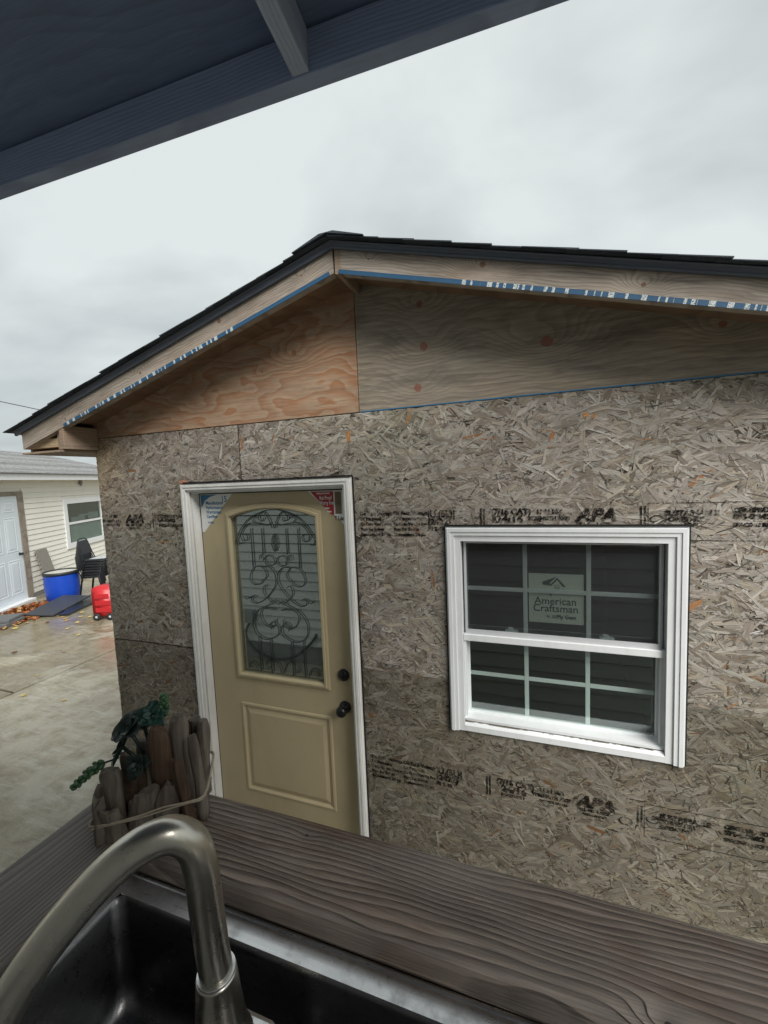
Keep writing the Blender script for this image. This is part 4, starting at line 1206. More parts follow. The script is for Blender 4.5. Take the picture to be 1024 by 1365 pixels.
for k in range(8):
    y0 = -2.34 + k * 0.130
    mb = MB(); mb.box(1.02, 3.1, y0, y0 + 0.126, -1.575, -1.5505, 0.003); mb.build("deck_board", M_plank_side, rail)
for (x, y) in ((1.06, -1.42), (3.0, -1.42)):
    mb = MB(); mb.box(x, x + 0.089, y, y + 0.089, GZ, -1.5755, 0.004); mb.build("foundation_post", M_plank_side, rail)
for yy in (-1.75,):
    mb = MB(); mb.box(1.24, 2.9, yy - 0.04, yy + 0.3, -0.80, -0.745, 0.002); mb.build("sink_bearer", M_plank_side, rail)

# ------------------------------------------------------------------ double-bowl steel sink
sink = thing("sink", "stainless steel single-bowl sink set below the timber ledge", "sink", (1.50, -1.56, -0.76))
ZR = -0.584
SX0, SX1, SY0, SY1 = 1.236, 1.905, -1.745, -1.391
BY1 = -1.418
bowls = ((1.252, 1.885),)
BYN = -1.720
mb = MB()
rects = [(SX0, SX1, BY1, SY1), (SX0, SX1, SY0, BYN), (SX0, bowls[0][0], BYN, BY1), (bowls[0][1], SX1, BYN, BY1)]
for (a0, a1, b0, b1) in rects:
    mb.box(a0, a1, b0, b1, ZR - 0.0015, ZR)
mb.tube([(SX0, SY1, ZR - 0.004), (SX1, SY1, ZR - 0.004)], 0.005, 8)
mb.build("rim", M_steel, sink, recalc=False)
for (a0, a1) in bowls:
    # rounded bowl: rings of a superellipse-like rounded rectangle
    def rrect(ins, z, rad):
        xs0, xs1, ys0, ys1 = a0 + ins, a1 - ins, BYN + ins, BY1 - ins
        pts = []
        for (cx_, cy_, st) in ((xs1 - rad, ys1 - rad, 0), (xs0 + rad, ys1 - rad, 90), (xs0 + rad, ys0 + rad, 180), (xs1 - rad, ys0 + rad, 270)):
            for k in range(6):
                a_ = R(st + 90 * k / 5)
                pts.append((cx_ + rad * math.cos(a_), cy_ + rad * math.sin(a_), z))
        return pts
    prof = [(0.0, ZR, 0.012), (0.004, ZR - 0.006, 0.016), (0.006, -0.70, 0.020), (0.010, -0.722, 0.024), (0.022, -0.734, 0.030), (0.040, -0.738, 0.030), (0.09, -0.740, 0.02)]
    rings = [rrect(*q) for q in prof]
    n_ = len(rings[0])
    vs_ = [p for r_ in rings for p in r_]
    fs = [(i * n_ + k, i * n_ + (k + 1) % n_, (i + 1) * n_ + (k + 1) % n_, (i + 1) * n_ + k) for i in range(len(rings) - 1) for k in range(n_)]
    fs.append([(len(rings) - 1) * n_ + k for k in range(n_)])
    mb = MB(); mb.add(vs_, fs, True)
    bl = mb.build("bowl", M_bowl_shaded, sink)
    mb = MB(); mb.lathe([(0.0, 0.0025), (0.030, 0.0025), (0.042, 0.0045), (0.044, 0.0)], 20, Matrix.Translation(((a0 + a1) / 2, -1.58, -0.7398)))
    mb.build("drain", M_steel, bl)

mb = MB(); mb.box(1.468, 1.548, BYN - 0.001, -1.468, ZR - 0.10, ZR - 0.0005, 0.006); mb.build("faucet_ledge", M_steel, sink)

# ------------------------------------------------------------------ gooseneck faucet
FB = Vector((1.507, -1.505, ZR))
fa = thing("faucet", "tall brushed nickel gooseneck faucet standing in the steel sink", "faucet", FB)
hd = Vector((math.cos(R(225)), math.sin(R(225)), 0))
def FPt(s, z):
    return Vector((FB.x, FB.y, 0)) + hd * s + Vector((0, 0, z))
mb = MB(); mb.lathe([(0.0, 0.0005), (0.031, 0.0005), (0.031, 0.006), (0.0275, 0.012), (0.0245, 0.03), (0.0215, 0.060), (0.0195, 0.084), (0.0190, 0.0865), (0.0, 0.0868)], 32, Matrix.Translation(FB))
mb.build("base", M_nickel, fa)
path = spline([FPt(0.000, ZR + 0.087), FPt(0.002, -0.47), FPt(0.004, -0.425), FPt(0.006, -0.380), FPt(0.012, -0.352), FPt(0.028, -0.336), FPt(0.048, -0.335),
               FPt(0.069, -0.343), FPt(0.093, -0.360), FPt(0.119, -0.384), FPt(0.142, -0.410), FPt(0.160, -0.436), FPt(0.176, -0.468), FPt(0.184, -0.490)], 8)
mb = MB(); mb.tube(path, [0.0158] * 30 + [0.0158 + 0.0004 * 0] * (len(path) - 30), 28)
mb.build("spout", M_nickel, fa)
mb = MB(); mb.tube([FPt(0.0, ZR + 0.0865), FPt(0.0, ZR + 0.0895)], 0.0184, 28); mb.build("collar_ring", M_steel, fa)
mb = MB(); mb.tube([FPt(0.1845, -0.4905), FPt(0.189, -0.503)], [0.0165, 0.0150], 24); mb.build("aerator", M_steel, fa)

# ------------------------------------------------------------------ driftwood planter with succulents
E1, E2 = Vector((0.8, 0.6, 0)), Vector((-0.6, 0.8, 0))
PO = Vector((1.170, -1.398, ZP))
planter = thing("driftwood_planter", "small planter box of upright driftwood pieces tied with twine on the ledge corner", "planter", PO + E1 * 0.08 + E2 * 0.04)
def stake(a_, b_, h_, w_, t_, lean=0.0, lean2=0.0, mat=None, round_=1.0, seed=0, dip=0.0):
    """one weathered stick: split faces, uneven girth, a slanted or worn top"""
    rs = random.Random(seed)
    n, seg = (12, 11) if round_ >= 0.5 else (7, 7)
    jag = 0.0015 if round_ >= 0.5 else 0.0075
    vs_, fs = [], []
    p1, p2 = rs.uniform(0, 6), rs.uniform(0, 6)
    flats = [1 + rs.uniform(-0.22, 0.14) for k in range(seg)]
    slope, slope2 = rs.uniform(-0.6, 0.6) * (1 - round_ * 0.7), rs.uniform(-0.4, 0.4) * (1 - round_ * 0.7)
    for i in range(n + 1):
        t = i / n
        sc = 1.0 + 0.06 * math.sin(t * 5 + p1) + 0.04 * math.sin(t * 11 + p2)
        if t > 0.78:
            q = (t - 0.78) / 0.22
            sc *= (1 - round_ * (1 - math.sqrt(max(0.0, 1 - q * q * 0.72))))
        for k in range(seg):
            an = 2 * math.pi * k / seg
            wob = flats[k] * (1 + rs.uniform(-0.045, 0.045))
            x = w_ / 2 * sc * wob * math.cos(an); y = t_ / 2 * sc * wob * math.sin(an)
            z = (h_ + slope * x + slope2 * y) * t + (rs.uniform(-jag, jag) if t > 0.95 else 0)
            vs_.append((x + lean * z + 0.003 * math.sin(t * 3 + p1), y + lean2 * z + 0.002 * math.sin(t * 4 + p2), max(z, 0.0)))
    for i in range(n):
        for k in range(seg):
            fs.append((i * seg + k, i * seg + (k + 1) % seg, (i + 1) * seg + (k + 1) % seg, (i + 1) * seg + k))
    mb = MB(); mb.add(vs_, fs, round_ >= 0.5)
    top_ = [Vector(vs_[n * seg + k]) for k in range(seg)]
    cen = sum(top_, Vector()) / seg - Vector((0, 0, 0.0015 if round_ < 0.5 else -0.001))
    mb.add(top_ + [cen], [(k, (k + 1) % seg, seg) for k in range(seg)], False)
    mb.add([vs_[k] for k in range(seg)], [list(range(seg))[::-1]], False)
    org = PO + E1 * a_ + E2 * b_ + Vector((0, 0, 0.0008))
    W = Matrix(((E1.x, E2.x, 0, org.x), (E1.y, E2.y, 0, org.y), (0, 0, 1, org.z), (0, 0, 0, 1)))
    mb.build("driftwood_piece", mat or M_drift, planter, W)
ST = [  # along, depth, height, width, thickness, lean, lean2, brown?, roundness
    (0.010, 0.000, 0.066, 0.022, 0.018, 0.10, 0, 0, 0.35), (0.034, -0.004, 0.052, 0.030, 0.018, -0.02, 0, 0, 0.25), (0.070, -0.002, 0.060, 0.040, 0.020, 0.10, 0, 0, 0.2),
    (0.107, -0.004, 0.066, 0.036, 0.022, 0.04, 0, 0, 0.3), (0.1375, -0.010, 0.108, 0.019, 0.018, -0.05, 0, 1, 0.3), (0.158, -0.004, 0.142, 0.018, 0.018, -0.02, 0, 0, 0.55),
    (0.036, 0.018, 0.100, 0.030, 0.022, -0.04, 0, 0, 0.9), (0.110, 0.022, 0.150, 0.034, 0.022, -0.08, 0, 1, 0.75), (0.136, 0.030, 0.158, 0.028, 0.024, -0.05, 0, 0, 0.5),
    (0.012, 0.030, 0.070, 0.022, 0.022, 0.02, 0, 0, 0.6), (0.008, 0.060, 0.075, 0.022, 0.024, 0.04, 0, 0, 0.6), (0.030, 0.088, 0.080, 0.028, 0.020, 0.02, 0, 0, 0.7),
    (0.060, 0.092, 0.098, 0.030, 0.020, -0.03, 0, 0, 0.8), (0.090, 0.090, 0.110, 0.028, 0.020, 0.02, 0, 0, 0.6), (0.120, 0.090, 0.118, 0.030, 0.020, 0.03, 0, 1, 0.8),
    (0.150, 0.086, 0.120, 0.024, 0.022, -0.02, 0, 0, 0.6), (0.160, 0.055, 0.130, 0.022, 0.026, 0.0, 0, 0, 0.8), (0.080, 0.055, 0.058, 0.10, 0.05, 0, 0, 1, 0.3),
    (0.072, 0.030, 0.112, 0.012, 0.010, 0.10, 0, 0, 0.5)]
for i, (a_, b_, h_, w_, t_, l1, l2, br, rn) in enumerate(ST):
    stake(a_, b_, h_, w_, t_, l1, l2, M_drift_brown if br else M_drift, rn, i + 3, 0.004 if rn < 0.35 else 0.0)
# twine round the whole
def twine(zc, zoff, ph):
    pts = []
    loop = [(0.001, -0.006), (0.034, -0.0125), (0.07, -0.013), (0.107, -0.0165), (0.140, -0.020), (0.164, -0.012), (0.1695, 0.05), (0.163, 0.098), (0.09, 0.101), (0.02, 0.099), (-0.002, 0.07), (0.000, 0.03)]
    for i, (a_, b_) in enumerate(loop):
        pts.append(PO + E1 * a_ + E2 * b_ + Vector((0, 0, zc + zoff * (a_ / 0.16) + 0.002 * math.sin(i * 2.1 + ph))))
    return spline(pts + [pts[0]], 6)
mb = MB()
for q in range(2):
    mb.tube(twine(0.028 + q * 0.0034, 0.014, q), 0.0016, 6)
mb.build("twine", M_cord, planter, kind='stuff')

# succulents: rosette of broad leaves and two beaded sprigs
def leaf_mesh(L_, W_, cup=0.3, n=6):
    vs_, fs = [], []
    prof = [0.26, 0.62, 0.90, 1.0, 0.96, 0.78, 0.36]
    for i in range(n + 1):
        t = i / n
        w_ = W_ / 2 * prof[i]
        x = L_ * t
        z = -cup * L_ * (t - 0.2) ** 2 + 0.0
        for k, f in enumerate((-1, -0.5, 0, 0.5, 1)):
            vs_.append((x, w_ * f, z + 0.35 * w_ * f * f))
        for k, f in enumerate((1, 0, -1)):
            vs_.append((x, w_ * f * 0.97, z + 0.35 * w_ * f * f * 0.97 - 0.0022 * prof[i] - 0.0004))
    m_ = 8
    for i in range(n):
        for k in range(m_):
            fs.append((i * m_ + k, i * m_ + (k + 1) % m_, (i + 1) * m_ + (k + 1) % m_, (i + 1) * m_ + k))
    mb = MB(); mb.add(vs_, fs, True); mb.add([vs_[n * m_ + k] for k in range(m_)], [list(range(m_))])
    mb.add([vs_[k] for k in range(m_)], [list(range(m_))[::-1]])
    return mb
def rosette(center, up, leaves, name, label, mat, size):
    root = thing(name, label, "succulent", center)
    up = Vector(up).normalized()
    sd = up.orthogonal().normalized(); sd2 = up.cross(sd)
    mesh_big = leaf_mesh(size, size * 0.95).mesh("leaf"); mesh_big.materials.append(mat)
    for j in range(leaves):
        a_ = j * 2.399 + 0.4
        lift = 0.15 + 0.75 * j / leaves
        d = (sd * math.cos(a_) + sd2 * math.sin(a_))
        ex = (d * math.cos(lift) + up * math.sin(lift)).normalized()
        ey = up.cross(d).normalized()
        ez = ex.cross(ey)
        sc = 1.0 - 0.5 * j / leaves
        W = Matrix(((ex.x, ey.x, ez.x, center[0]), (ex.y, ey.y, ez.y, center[1]), (ex.z, ey.z, ez.z, center[2]), (0, 0, 0, 1))) @ Matrix.Scale(sc, 4)
        link("leaf", mesh_big, mat, root, W)
    mb = MB(); mb.tube([Vector(center) + up * 0.004, PO + E1 * 0.085 + E2 * 0.055 + Vector((0, 0, 0.05))], 0.003, 6)
    mb.build("stem", M_leafdark, root)
    return root
def W3(a_, b_, z):
    return PO + E1 * a_ + E2 * b_ + Vector((0, 0, z))
rosette(W3(0.088, 0.045, 0.163), (0.45, -0.55, 0.7), 11, "succulent_rosette", "teal green succulent rosette leaning above the tall driftwood", M_leafteal, 0.026)
rosette(W3(0.052, 0.045, 0.148), (-0.1, -0.6, 0.75), 9, "succulent_rosette", "dark green broad-leaved succulent rosette in the driftwood planter", M_leafdark, 0.032)
rosette(W3(0.040, 0.05, 0.116), (-0.75, -0.45, 0.5), 6, "succulent_rosette", "dark drooping succulent leaves hanging over the low driftwood side", M_leafdark, 0.030)
rosette(W3(0.070, 0.060, 0.135), (-0.3, 0.1, 0.9), 8, "succulent_rosette", "small dark succulent rosette tucked behind the broad-leaved one", M_leafdark, 0.026)
rosette(W3(0.066, 0.022, 0.098), (0.3, -0.8, 0.4), 7, "succulent_rosette", "shadowed succulent leaves sitting low between the driftwood pieces", M_leafdark, 0.024)
def sprig(p0, p1, bend, label, nrow=9, big=0.0075):
    root = thing("succulent_sprig", label, "succulent", p0)
    pts = spline([Vector(p0), (Vector(p0) + Vector(p1)) / 2 + Vector(bend), Vector(p1)], 9)
    mb = MB(); mb.tube(pts, 0.0016, 6); mb.build("stem", M_leafdark, root)
    mb = MB()
    n = len(pts) - 1
    for i in range(6, n + 1):
        T = (pts[min(i + 1, n)] - pts[i - 1]).normalized()
        s1 = T.orthogonal().normalized(); s2 = T.cross(s1)
        if i % 2:
            continue
        for k in range(4):
            a_ = 2 * math.pi * k / 4 + i * 0.39
            d = (s1 * math.cos(a_) + s2 * math.sin(a_))
            ax_ = (d * 0.8 + T * 0.75).normalized()
            L_ = big * (1.0 - 0.45 * max(0, (i - n * 0.6) / (n * 0.4))) * random.uniform(0.9, 1.1)
            c0 = pts[i] + d * 0.001
            mb.tube([c0, c0 + ax_ * L_ * 0.3, c0 + ax_ * L_ * 0.7, c0 + ax_ * L_ * 0.95, c0 + ax_ * L_], [0.0010, 0.0030, 0.0033, 0.0020, 0.0004], 7)
    mb.build("leaf_beads", M_leafgreen, root, kind='stuff')
sprig(W3(0.100, 0.048, 0.135), W3(0.104, 0.055, 0.188), (0.002, 0.0, 0.004), "upright bright green beaded succulent sprig above the driftwood", big=0.0105)
sprig(W3(0.035, 0.040, 0.105), W3(-0.024, 0.026, 0.082), (0.0, 0.0, 0.008), "bright green beaded succulent sprig drooping off the planter end", big=0.0105)

# ------------------------------------------------------------------ porch roof over the camera
proof = thing("porch_roof", "blue-grey timber porch roof edge with a pale rafter underneath", "porch roof", (1.3, -1.6, 0.85))
yaw = R(2.3)
PF = Matrix.Translation((1.307, -0.943, 0.85)) @ Matrix.Rotation(yaw, 4, 'Z')
mb = MB(); mb.box(-1.30, 1.50, 0.0, 0.038, 0.0, 0.089, 0.003); mb.build("fascia_board", M_porch_beam, proof, PF)  # right end, out of view, placed to control light on ledge and wall
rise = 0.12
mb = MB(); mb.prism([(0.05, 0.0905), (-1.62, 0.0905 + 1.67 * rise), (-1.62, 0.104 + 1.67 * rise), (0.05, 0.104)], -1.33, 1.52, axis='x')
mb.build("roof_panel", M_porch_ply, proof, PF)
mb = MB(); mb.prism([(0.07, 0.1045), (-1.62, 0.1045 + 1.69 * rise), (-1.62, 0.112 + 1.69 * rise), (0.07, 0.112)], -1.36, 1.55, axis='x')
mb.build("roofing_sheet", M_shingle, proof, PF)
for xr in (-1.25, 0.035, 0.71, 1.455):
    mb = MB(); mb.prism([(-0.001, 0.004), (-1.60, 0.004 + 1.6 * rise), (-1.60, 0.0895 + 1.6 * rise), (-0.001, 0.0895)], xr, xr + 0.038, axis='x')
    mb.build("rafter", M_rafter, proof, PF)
mb = MB(); mb.box(1.40, 1.489, -0.95, -0.86, GZ - 0.852, -0.001, 0.004); mb.build("post", M_porch_beam, proof, PF)
mb = MB(); mb.box(-1.30, 1.50, -1.40, -1.365, 0.065, 0.155, 0.003); mb.build("ledger", M_porch_beam, proof, PF)

# ------------------------------------------------------------------ house behind the camera (seen in the glass)
HY = -2.36
house = thing("house", "house with pale grey lap siding mirrored in the shed door glass", "house", (0.5, HY, GZ))  # right end, out of view, kept short so light reaches the porch
mb = MB(); mb.box(-5.0, 3.1, HY - 0.2, HY - 0.012, -2.05, 1.55); mb.build("wall", plain("lap_shadow_backing", (0.03, 0.03, 0.032), 0.9), house)  # dark sheet behind the open laps stands in for their shadow lines
mb = MB(); mb.box(-5.0, 3.1, HY - 0.2, HY - 0.002, GZ - 0.05, -2.052); mb.build("foundation", M_conc_block, house)
me_sd = None
for k in range(31):
    z0 = -2.05 + k * 0.116
    if me_sd is None:
        mb = MB(); mb.prism([(0.0, 0.014), (0.024, 0.014), (0.024, 0.020), (0.005, 0.117), (0.0, 0.117)], -5.0, 3.1, axis='x')
        me_sd = mb.mesh("siding_board"); me_sd.materials.append(M_siding_house)
        bm = bmesh.new(); bm.from_mesh(me_sd); bmesh.ops.recalc_face_normals(bm, faces=bm.faces); bm.to_mesh(me_sd); bm.free()
    link("siding_board", me_sd, M_siding_house, house, Matrix.Translation((0, HY - 0.011, z0)))
mb = MB(); mb.prism([(HY - 0.3, 1.56), (HY + 0.35, 1.56), (HY + 0.35, 1.68), (HY - 3.0, 2.5), (HY - 3.0, 2.4)], -5.2, 3.35, axis='x'); mb.build("roof", M_shingle, house)
mb = MB(); mb.box(-1.66, -1.50, HY + 0.008, HY + 0.09, -1.78, -1.62, 0.004)
tag(mb.build("electrical_box", plain("grey_box", (0.30, 0.31, 0.31), 0.5)), "grey electrical box fixed to the pale lap siding", "electrical box")
mb = MB(); mb.tube(spline([(-1.58, HY + 0.05, -1.78), (-1.64, HY + 0.06, -1.95), (-1.50, HY + 0.07, -2.13), (-1.20, HY + 0.08, -2.21), (-0.94, HY + 0.07, -2.16), (-0.76, HY + 0.05, -2.03), (-0.65, HY + 0.03, -1.90), (-0.66, HY + 0.004, -1.88)], 6), 0.016, 8)
tag(mb.build("hose", M_wire), "black hose looping down along the pale lap siding", "hose")

# ------------------------------------------------------------------ garage across the driveway
A0 = Vector((-7.738, 2.991, 0)); DG = Vector((-0.46629, 0.88463, 0)).normalized(); NG = Vector((DG.y, -DG.x, 0))
# local frame of the garage: x along the wall, y out of the wall, z up
GM = Matrix(((DG.x, NG.x, 0, A0.x), (DG.y, NG.y, 0, A0.y), (0, 0, 1, 0), (0, 0, 0, 1)))
garage = thing("garage", "white garage with cream lap siding, grey shingle roof and pale blue door", "garage", (A0.x + DG.x * 2, A0.y + DG.y * 2, GZ))
mb = MB(); mb.box(-5.0, 6.0, -5.6, -0.013, GZ, 0.46); mb.build("wall", M_siding, garage, GM)
mb = MB(); mb.box(-5.0, 6.0, -0.012, 0.006, GZ, GZ + 0.10); mb.build("foundation", M_conc_block, garage, GM)
DOORX = (-0.180, 0.745); CAS = 0.17
WX = (2.235, 4.02); WZ = (-1.43, -0.205)
for k in range(22):
    z0 = GZ + 0.10 + k * 0.112
    segs = [(-5.0, DOORX[0] - 0.145), (DOORX[1] + CAS + 0.002, 6.0)]
    if z0 > 0.0:
        segs = [(-5.0, 6.0)]
    out = []
    for (s0, s1) in segs:
        if z0 + 0.11 > WZ[0] and z0 < WZ[1] and s1 > WX[1]:
            out += [(s0, WX[0] + 0.004), (WX[1] - 0.004, s1)]
        else:
            out.append((s0, s1))
    for (s0, s1) in out:
        mb = MB(); mb.prism([(-0.012, z0), (0.010, z0), (0.010, z0 + 0.008), (-0.006, z0 + 0.1145), (-0.012, z0 + 0.1145)], s0, s1, axis='x')
        mb.build("siding_board", M_siding, garage, GM)
# soffit, fascia and roof
mb = MB(); mb.box(-5.3, 6.3, -0.02, 0.30, 0.245, 0.258); mb.build("soffit", M_white, garage, GM)
mb = MB(); mb.box(-5.3, 6.3, 0.301, 0.322, 0.235, 0.375, 0.003); mb.build("fascia_board", M_white, garage, GM)
mb = MB(); mb.prism([(0.36, 0.372), (-2.8, 1.20), (-5.9, 0.372), (-5.9, 0.36), (-2.8, 1.185), (0.36, 0.36)], -5.35, 6.35, axis='x'); rf = mb.build("roof", M_gravel_shingle, garage, GM)
for k in range(22):
    y1 = 0.372 - k * 0.1445
    z1_ = 0.372 + (0.36 - y1) * 0.262
    mb = MB(); mb.prism([(y1, z1_ + 0.002), (y1, z1_ + 0.010), (y1 - 0.16, z1_ + 0.046), (y1 - 0.16, z1_ + 0.040)], -5.36, 6.36, axis='x')
    mb.build("shingle_course", M_gravel_shingle, rf, GM)
mb = MB(); mb.prism([(-5.9, 0.36), (-2.8, 1.18), (0.3, 0.36)], -5.0, -4.98, axis='x'); mb.build("gable", M_siding, garage, GM)
mb = MB(); mb.prism([(-5.9, 0.36), (-2.8, 1.18), (0.3, 0.36)], 5.98, 6.0, axis='x'); mb.build("gable", M_siding, garage, GM)
# six-panel door and weathered casing
gd = MB(); gd.box(DOORX[0], DOORX[1], -0.010, 0.016, GZ + 0.05, -0.075); gdo = gd.build("door", M_gdoor, garage, GM)
for (xa, xb) in ((DOORX[0] + 0.11, 0.245), (0.325, DOORX[1] - 0.11)):
    for (za, zb) in ((-0.40, -0.16), (-1.20, -0.50), (-2.05, -1.36)):
        mb = MB()
        picture_ring(mb, (xa, xb, za, zb, 0), (xa + 0.02, xb - 0.02, za + 0.02, zb - 0.02, 0))
        mb = MB()
        o_ = [(xa, 0.0165, za), (xb, 0.0165, za), (xb, 0.0165, zb), (xa, 0.0165, zb)]
        i1 = [(xa + 0.015, 0.023, za + 0.015), (xb - 0.015, 0.023, za + 0.015), (xb - 0.015, 0.023, zb - 0.015), (xa + 0.015, 0.023, zb - 0.015)]
        i2 = [(xa + 0.035, 0.017, za + 0.035), (xb - 0.035, 0.017, za + 0.035), (xb - 0.035, 0.017, zb - 0.035), (xa + 0.035, 0.017, zb - 0.035)]
        i3 = [(xa + 0.07, 0.024, za + 0.07), (xb - 0.07, 0.024, za + 0.07), (xb - 0.07, 0.024, zb - 0.07), (xa + 0.07, 0.024, zb - 0.07)]
        q4 = [(0, 1, 5, 4), (1, 2, 6, 5), (2, 3, 7, 6), (3, 0, 4, 7)]
        mb.add(o_ + i1, q4); mb.add(i1 + i2, q4); mb.add(i2 + i3, q4); mb.add(i3, [(0, 1, 2, 3)])
        mb.build("panel", M_gdoor, gdo, GM)
mb = MB(); mb.lathe([(0.0, 0.0), (0.030, 0.0), (0.028, 0.01), (0.012, 0.014), (0.012, 0.03), (0.028, 0.042), (0.026, 0.06), (0.0, 0.066)], 16, Matrix.Translation((0.655, 0.016, -1.257)) @ Matrix.Rotation(R(-90), 4, 'X'))
mb.build("knob", M_black_metal, gdo, GM)
mb = MB(); mb.box(DOORX[1] + 0.003, DOORX[1] + CAS, -0.010, 0.030, GZ + 0.03, 0.014, 0.003); mb.build("door_casing", M_casing_wood, garage, GM)
mb = MB(); mb.box(DOORX[0] - 0.14, DOORX[0] - 0.003, -0.010, 0.030, GZ + 0.03, 0.014, 0.003); mb.build("door_casing", M_casing_wood, garage, GM)
mb = MB(); mb.box(DOORX[0] - 0.002, DOORX[1] + 0.002, -0.010, 0.029, -0.073, 0.014, 0.003); mb.build("door_casing", M_casing_wood, garage, GM)
mb = MB(); mb.box(DOORX[0] - 0.10, DOORX[1] + 0.02, 0.0065, 0.16, GZ + 0.001, GZ + 0.048, 0.004); mb.build("door_step", M_white, garage, GM)
# double-hung window
gw_ = MB(); mitred(gw_, (WX[0], WX[1], WZ[0], WZ[1]), 0.13, 0.0, 0.034, 'TLRB'); gwo = gw_.build("window", M_white, garage, GM)
mb = MB(); mb.box(WX[0] + 0.131, WX[1] - 0.131, 0.004, 0.024, -0.850, -0.795); mb.build("meeting_rail", M_white, gwo, GM)
dark_room = plain("dark_room", (0.05, 0.055, 0.06), 0.8, var=0.5, scale=4)
M_pane_gar = pane_mat("garage_pane", (0.8, 0.86, 0.86), 0.16, 0.02)
for (za, zb) in ((WZ[0] + 0.131, -0.851), (-0.794, WZ[1] - 0.131)):
    mb = MB(); mb.box(WX[0] + 0.131, WX[1] - 0.131, 0.010, 0.013, za, zb); mb.build("pane", M_pane_gar, gwo, GM)
mb = MB(); mb.box(WX[0] + 0.14, WX[1] - 0.14, -0.0128, -0.0122, WZ[0] + 0.13, WZ[1] - 0.13); mb.build("dark_interior", dark_room, gwo, GM)
mb = MB(); mb.box(WX[0] + 0.24, WX[1] - 0.14, -0.0118, -0.011, WZ[0] + 0.131, -0.87); mb.build("blind", plain("blind", (0.50, 0.53, 0.50), 0.8, var=0.35, scale=5), gwo, GM)
for (xa, za, ww, hh) in ((2.55, -0.74, 0.6, 0.11), (2.9, -0.63, 0.5, 0.05), (3.3, -0.72, 0.5, 0.16)):
    mb = MB(); mb.box(xa, xa + ww, -0.0118, -0.0112, za - 0.05, za + hh - 0.05); mb.build("stored_box", plain("stored_box", (0.32, 0.34, 0.35), 0.8, var=0.3), gwo, GM)
mb = MB(); mb.box(2.99, 3.06, 0.012, 0.07, 0.13, 0.235, 0.006); mb.box(3.01, 3.04, 0.03, 0.055, 0.09, 0.129, 0.004)
mb.build("sensor_lamp", plain("lamp_grey", (0.25, 0.25, 0.24), 0.5), garage, GM)

def GW(s, y, z):
    return GM @ Vector((s, y, z))

# weathered plank leaning on the siding
p0, p1 = GW(1.26, 0.26, GZ + 0.004), GW(1.25, 0.030, -1.27)
ex = (p1 - p0).normalized()
mb = MB()
ed = []
for k in range(24):
    t = k / 23
    ed.append((t * (p1 - p0).length, -0.185 + (0.022 if k % 2 else 0.0)))
mb.prism([(0.0, 0.19), ((p1 - p0).length, 0.19)] + ed[::-1], -0.012, 0.012, axis='z')
tag(mb.build("leaning_plank", wood("plank_grey", (0.27, 0.25, 0.22), (0.14, 0.12, 0.10), (0.25, 0.24, 0.22), freq=40, along='x', across='y', ring=(1, 0, 0), warp=0.1), None, frame(p0, ex, DG)),
    "grey weathered plank with notched edge leaning on the cream siding", "plank")

# blue half barrel with black rim
BC = Vector((-7.30, 3.86, GZ))
barrel = thing("blue_barrel", "blue plastic barrel with a black rim beside the stacked chairs", "barrel", BC)
mb = MB(); mb.lathe([(0.0, 0.0), (0.25, 0.0), (0.272, 0.02), (0.292, 0.16), (0.298, 0.30), (0.296, 0.42), (0.290, 0.55), (0.290, 0.575)], 36, Matrix.Translation(BC))
mb.build("body", M_blue, barrel)
mb = MB(); mb.lathe([(0.289, 0.545), (0.306, 0.548), (0.310, 0.575), (0.306, 0.604), (0.290, 0.606), (0.286, 0.590)], 36, Matrix.Translation(BC)); mb.build("rim", M_blacklid, barrel)
mb = MB(); mb.lathe([(0.288, 0.580), (0.22, 0.586), (0.0, 0.590)], 36, Matrix.Translation(BC)); mb.build("lid", M_lidgrey, barrel)

# stacking chairs
def make_chair():
    root = thing("stacking_chair", "", "chair", (0, 0, 0))
    for s in (-1, 1):
        mb = MB(); mb.tube(spline([(0.23 * s, 0.20, 0.0), (0.225 * s, 0.17, 0.22), (0.215 * s, 0.13, 0.42)], 4), 0.011, 6); mb.build("leg", M_chair_frame, root)
        mb = MB(); mb.tube(spline([(0.225 * s, -0.25, 0.0), (0.22 * s, -0.22, 0.22), (0.215 * s, -0.18, 0.42)], 4), 0.011, 6); mb.build("leg", M_chair_frame, root)
    mb = MB(); mb.box(-0.205, 0.205, -0.20, 0.215, 0.425, 0.462, 0.010); mb.build("seat", M_chair_pad, root)
    mb = MB(); mb.tube([(-0.215, -0.20, 0.42), (-0.215, 0.19, 0.425), (-0.18, 0.225, 0.425), (0.18, 0.225, 0.425), (0.215, 0.19, 0.425), (0.215, -0.20, 0.42)], 0.011, 6); mb.build("seat_frame", M_chair_frame, root)
    pts = spline([(-0.215, -0.18, 0.42), (-0.212, -0.245, 0.60), (-0.175, -0.285, 0.80), (-0.14, -0.30, 0.865), (-0.08, -0.303, 0.885), (0.08, -0.303, 0.885), (0.14, -0.30, 0.865), (0.175, -0.285, 0.80), (0.212, -0.245, 0.60), (0.215, -0.18, 0.42)], 4)
    mb = MB(); mb.tube(pts, 0.0115, 6); mb.build("back_frame", M_chair_frame, root)
    mb = MB()
    ang_ = math.atan2(0.07, 0.33)
    mb.prism([(-0.190, 0.52), (0.190, 0.52), (0.165, 0.775), (0.145, 0.815), (-0.145, 0.815), (-0.165, 0.775)], -0.012, 0.012, axis='y', M=Matrix.Translation((0, -0.128, 0.05)) @ Matrix.Rotation(ang_, 4, 'X'))
    mb.build("backrest", M_chair_pad, root)
    mb = MB()
    for k in range(4):
        mb.box(-0.200, 0.200, -0.15 + k * 0.095, -0.11 + k * 0.095, 0.405, 0.4245)
    mb.build("seat_support", M_chair_frame, root, kind='stuff')
    return root
proto = make_chair()
